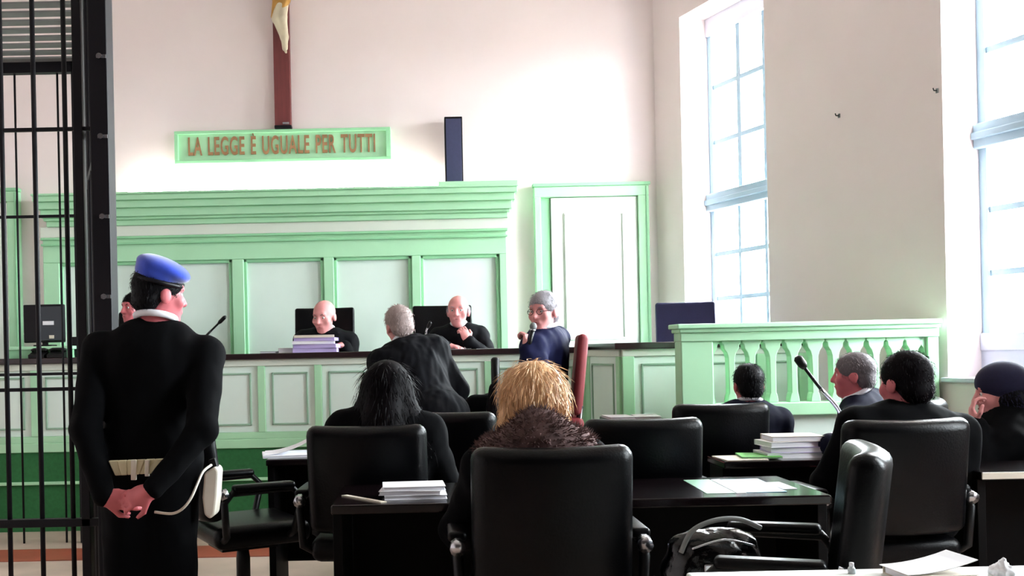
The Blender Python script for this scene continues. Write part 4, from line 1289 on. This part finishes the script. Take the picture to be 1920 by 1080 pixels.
# desk with green folder
sheaf('file_folder', 'pale open file at the left of the right-hand desk', 'folder', (bz(1385, 4.9, .75).x, 4.92, .75), .20, .22, .006, 4, PAPERB)
sheaf('file_folder', 'bright green card folder on the right-hand desk', 'folder', (bz(1418, 4.95, .75).x, 4.95, .757), .19, .20, .008, -8, PAPERG)
zz = .75
for i, (lb, cm) in enumerate((('lowest paper bundle of the stack on the right-hand desk', PAPER), ('lilac-edged paper bundle in the stack on the right-hand desk', PAPERL), ('pale paper bundle near the top of the right-hand desk stack', PAPER), ('topmost beige file of the stack on the right-hand desk', PAPERB))):
    sheaf('paper_bundle', lb, 'papers', (bz(1478, 5.0, .75).x + (.0, .02, -.01, .005)[i], 4.99, zz), .31 - .02 * i, .20, .026, (1, -4, 5, -2)[i], cm, group='paper stack on the right-hand desk')
    zz += .0265
o = thing('cloth_bundle', 'rolled dark blue bundle with a white top behind the sideways chair', 'bundle', (bz(1580, 4.9, .75).x, 4.9, .75))
soft('roll', [cap((-.07, 0, .06), (.07, .02, .06), .058, .055, .02), ell((0, -.03, .045), (.09, .06, .045))], .008, NAVY, o)
soft('white_cover', [ell((-.005, .005, .088), (.088, .055, .040)), cut((0, 0, .03), (.2, .2, .06))], .007, PAPER, o)
build('strap', MB().hexa([(-.02, -.088, .0), (.10, -.088, .03), (.10, -.08, .03), (-.02, -.08, .0), (-.02, -.088, .016), (.10, -.088, .052), (.10, -.08, .052), (-.02, -.08, .016)]), PAPER, o)
# low desk with sheets
for k in range(2):
    sheaf('paper_pile', ('white papers at the left of the low desk below the side bench', 'white papers at the right of the low desk below the side bench')[k], 'papers', (1.25 + .18 * k, 6.66, .84), .165, .26, .014, (3, -4)[k])
# slim stand
c = bz(928, 5.84, 0)
o = thing('garment_stand', 'slim black stand with a dark garment hung on it, left of the microphone man', 'stand', c)
build('foot', MB().tube([(0, 0, 0), (0, 0, .015), (0, 0, .03)], [.095, .095, .03], 20), PLAST, o)
build('pole', MB().tube([(0, 0, .02), (0, 0, 1.1)], .011, 10), PLAST, o, smooth=True)
build('grip', MB().tube([(0, 0, 1.06), (0, 0, 1.08), (0, 0, 1.25), (0, 0, 1.262)], [.018, .025, .025, .012], 12), PLAST, o, smooth=True)
gm = soft('garment', [cap((-.01, 0, 1.08), (-.02, 0, .60), .035, .07, .03), cap((.02, 0, 1.0), (.03, -.02, .7), .03, .05, .03)], .009, HAIRN, o)
wrinkle(gm.data, .014, (22, 22, 4))
# bag on the sideways chair
o = thing('black_bag', 'shiny black handbag with an arched handle on the sideways chair seat', 'bag', (.875, 3.14, .525), R(8))
SHINY = mat('shiny_black_vinyl', (3, 3, 5), 0.15, 0.2, 10, bump=0.15, spec=0.4)
bb = soft('body', [ell((0, 0, .10), (.155, .10, .10), None, .03), cap((-.10, 0, .05), (.10, 0, .05), .062, None, .05), cap((-.09, 0, .16), (.09, 0, .16), .035, None, .05)], .009, SHINY, o)
wrinkle(bb.data, .010, (14, 14, 14))
build('handle', MB().tube(smooth_path([(-.125, -.05, .15), (-.09, -.055, .215), (-.02, -.06, .245), (.06, -.06, .245), (.13, -.055, .215)]), .008, 8), IRONG, o, smooth=True)
build('zip', MB().tube(smooth_path([(-.10, -.075, .165), (0, -.085, .19), (.10, -.075, .165)]), .004, 6), CHROME, o, smooth=True)
for x_ in (-.06, .01, .05):
    build('buckle', MB().box(x_ - .014, x_ + .014, -.108, -.098, .10, .122), CHROME, o, bevel=.003)
build('tag', MB().box(.08, .115, -.100, -.094, .06, .125), TEAL, o, bevel=.002)
# things on the pale desk
sheaf('paper_pile', 'loose papers at the far edge of the pale corner desk', 'papers', (bz(1735, 2.36, .75).x, 2.36, .75), .16, .13, .018, 4, PAPERB)
sheet('paper_sheet', 'curled pale sheet on the papers of the corner desk', (bz(1735, 2.36, .75).x, 2.37, .769), .17, .12, 6, curl=.028)
o = thing('crumpled_tissue', 'crumpled white tissue on the corner desk at right', 'tissue', (bz(1870, 2.38, .75).x, 2.38, .75))
ts = soft('tissue', [cap((0, 0, .008), (.004, 0, .034), .018, .004, .008), ell((0, 0, .006), (.026, .02, .008))], .003, PAPER, o)
wrinkle(ts.data, .005, (80, 80, 80))
o = thing('small_bottle', 'small clear bottle at the left of the corner desk', 'bottle', (bz(1588, 2.42, .75).x, 2.42, .75))
CLEAR = mat('frosted_plastic', (190, 200, 205), 0.2, 0.02)
build('bottle_body', MB().tube([(0, 0, 0), (0, 0, .012), (0, 0, .018)], [.009, .009, .005], 12), CLEAR, o, smooth=True)
build('cap', MB().tube([(0, 0, .018), (0, 0, .026)], .0055, 10), PAPER, o, smooth=True)
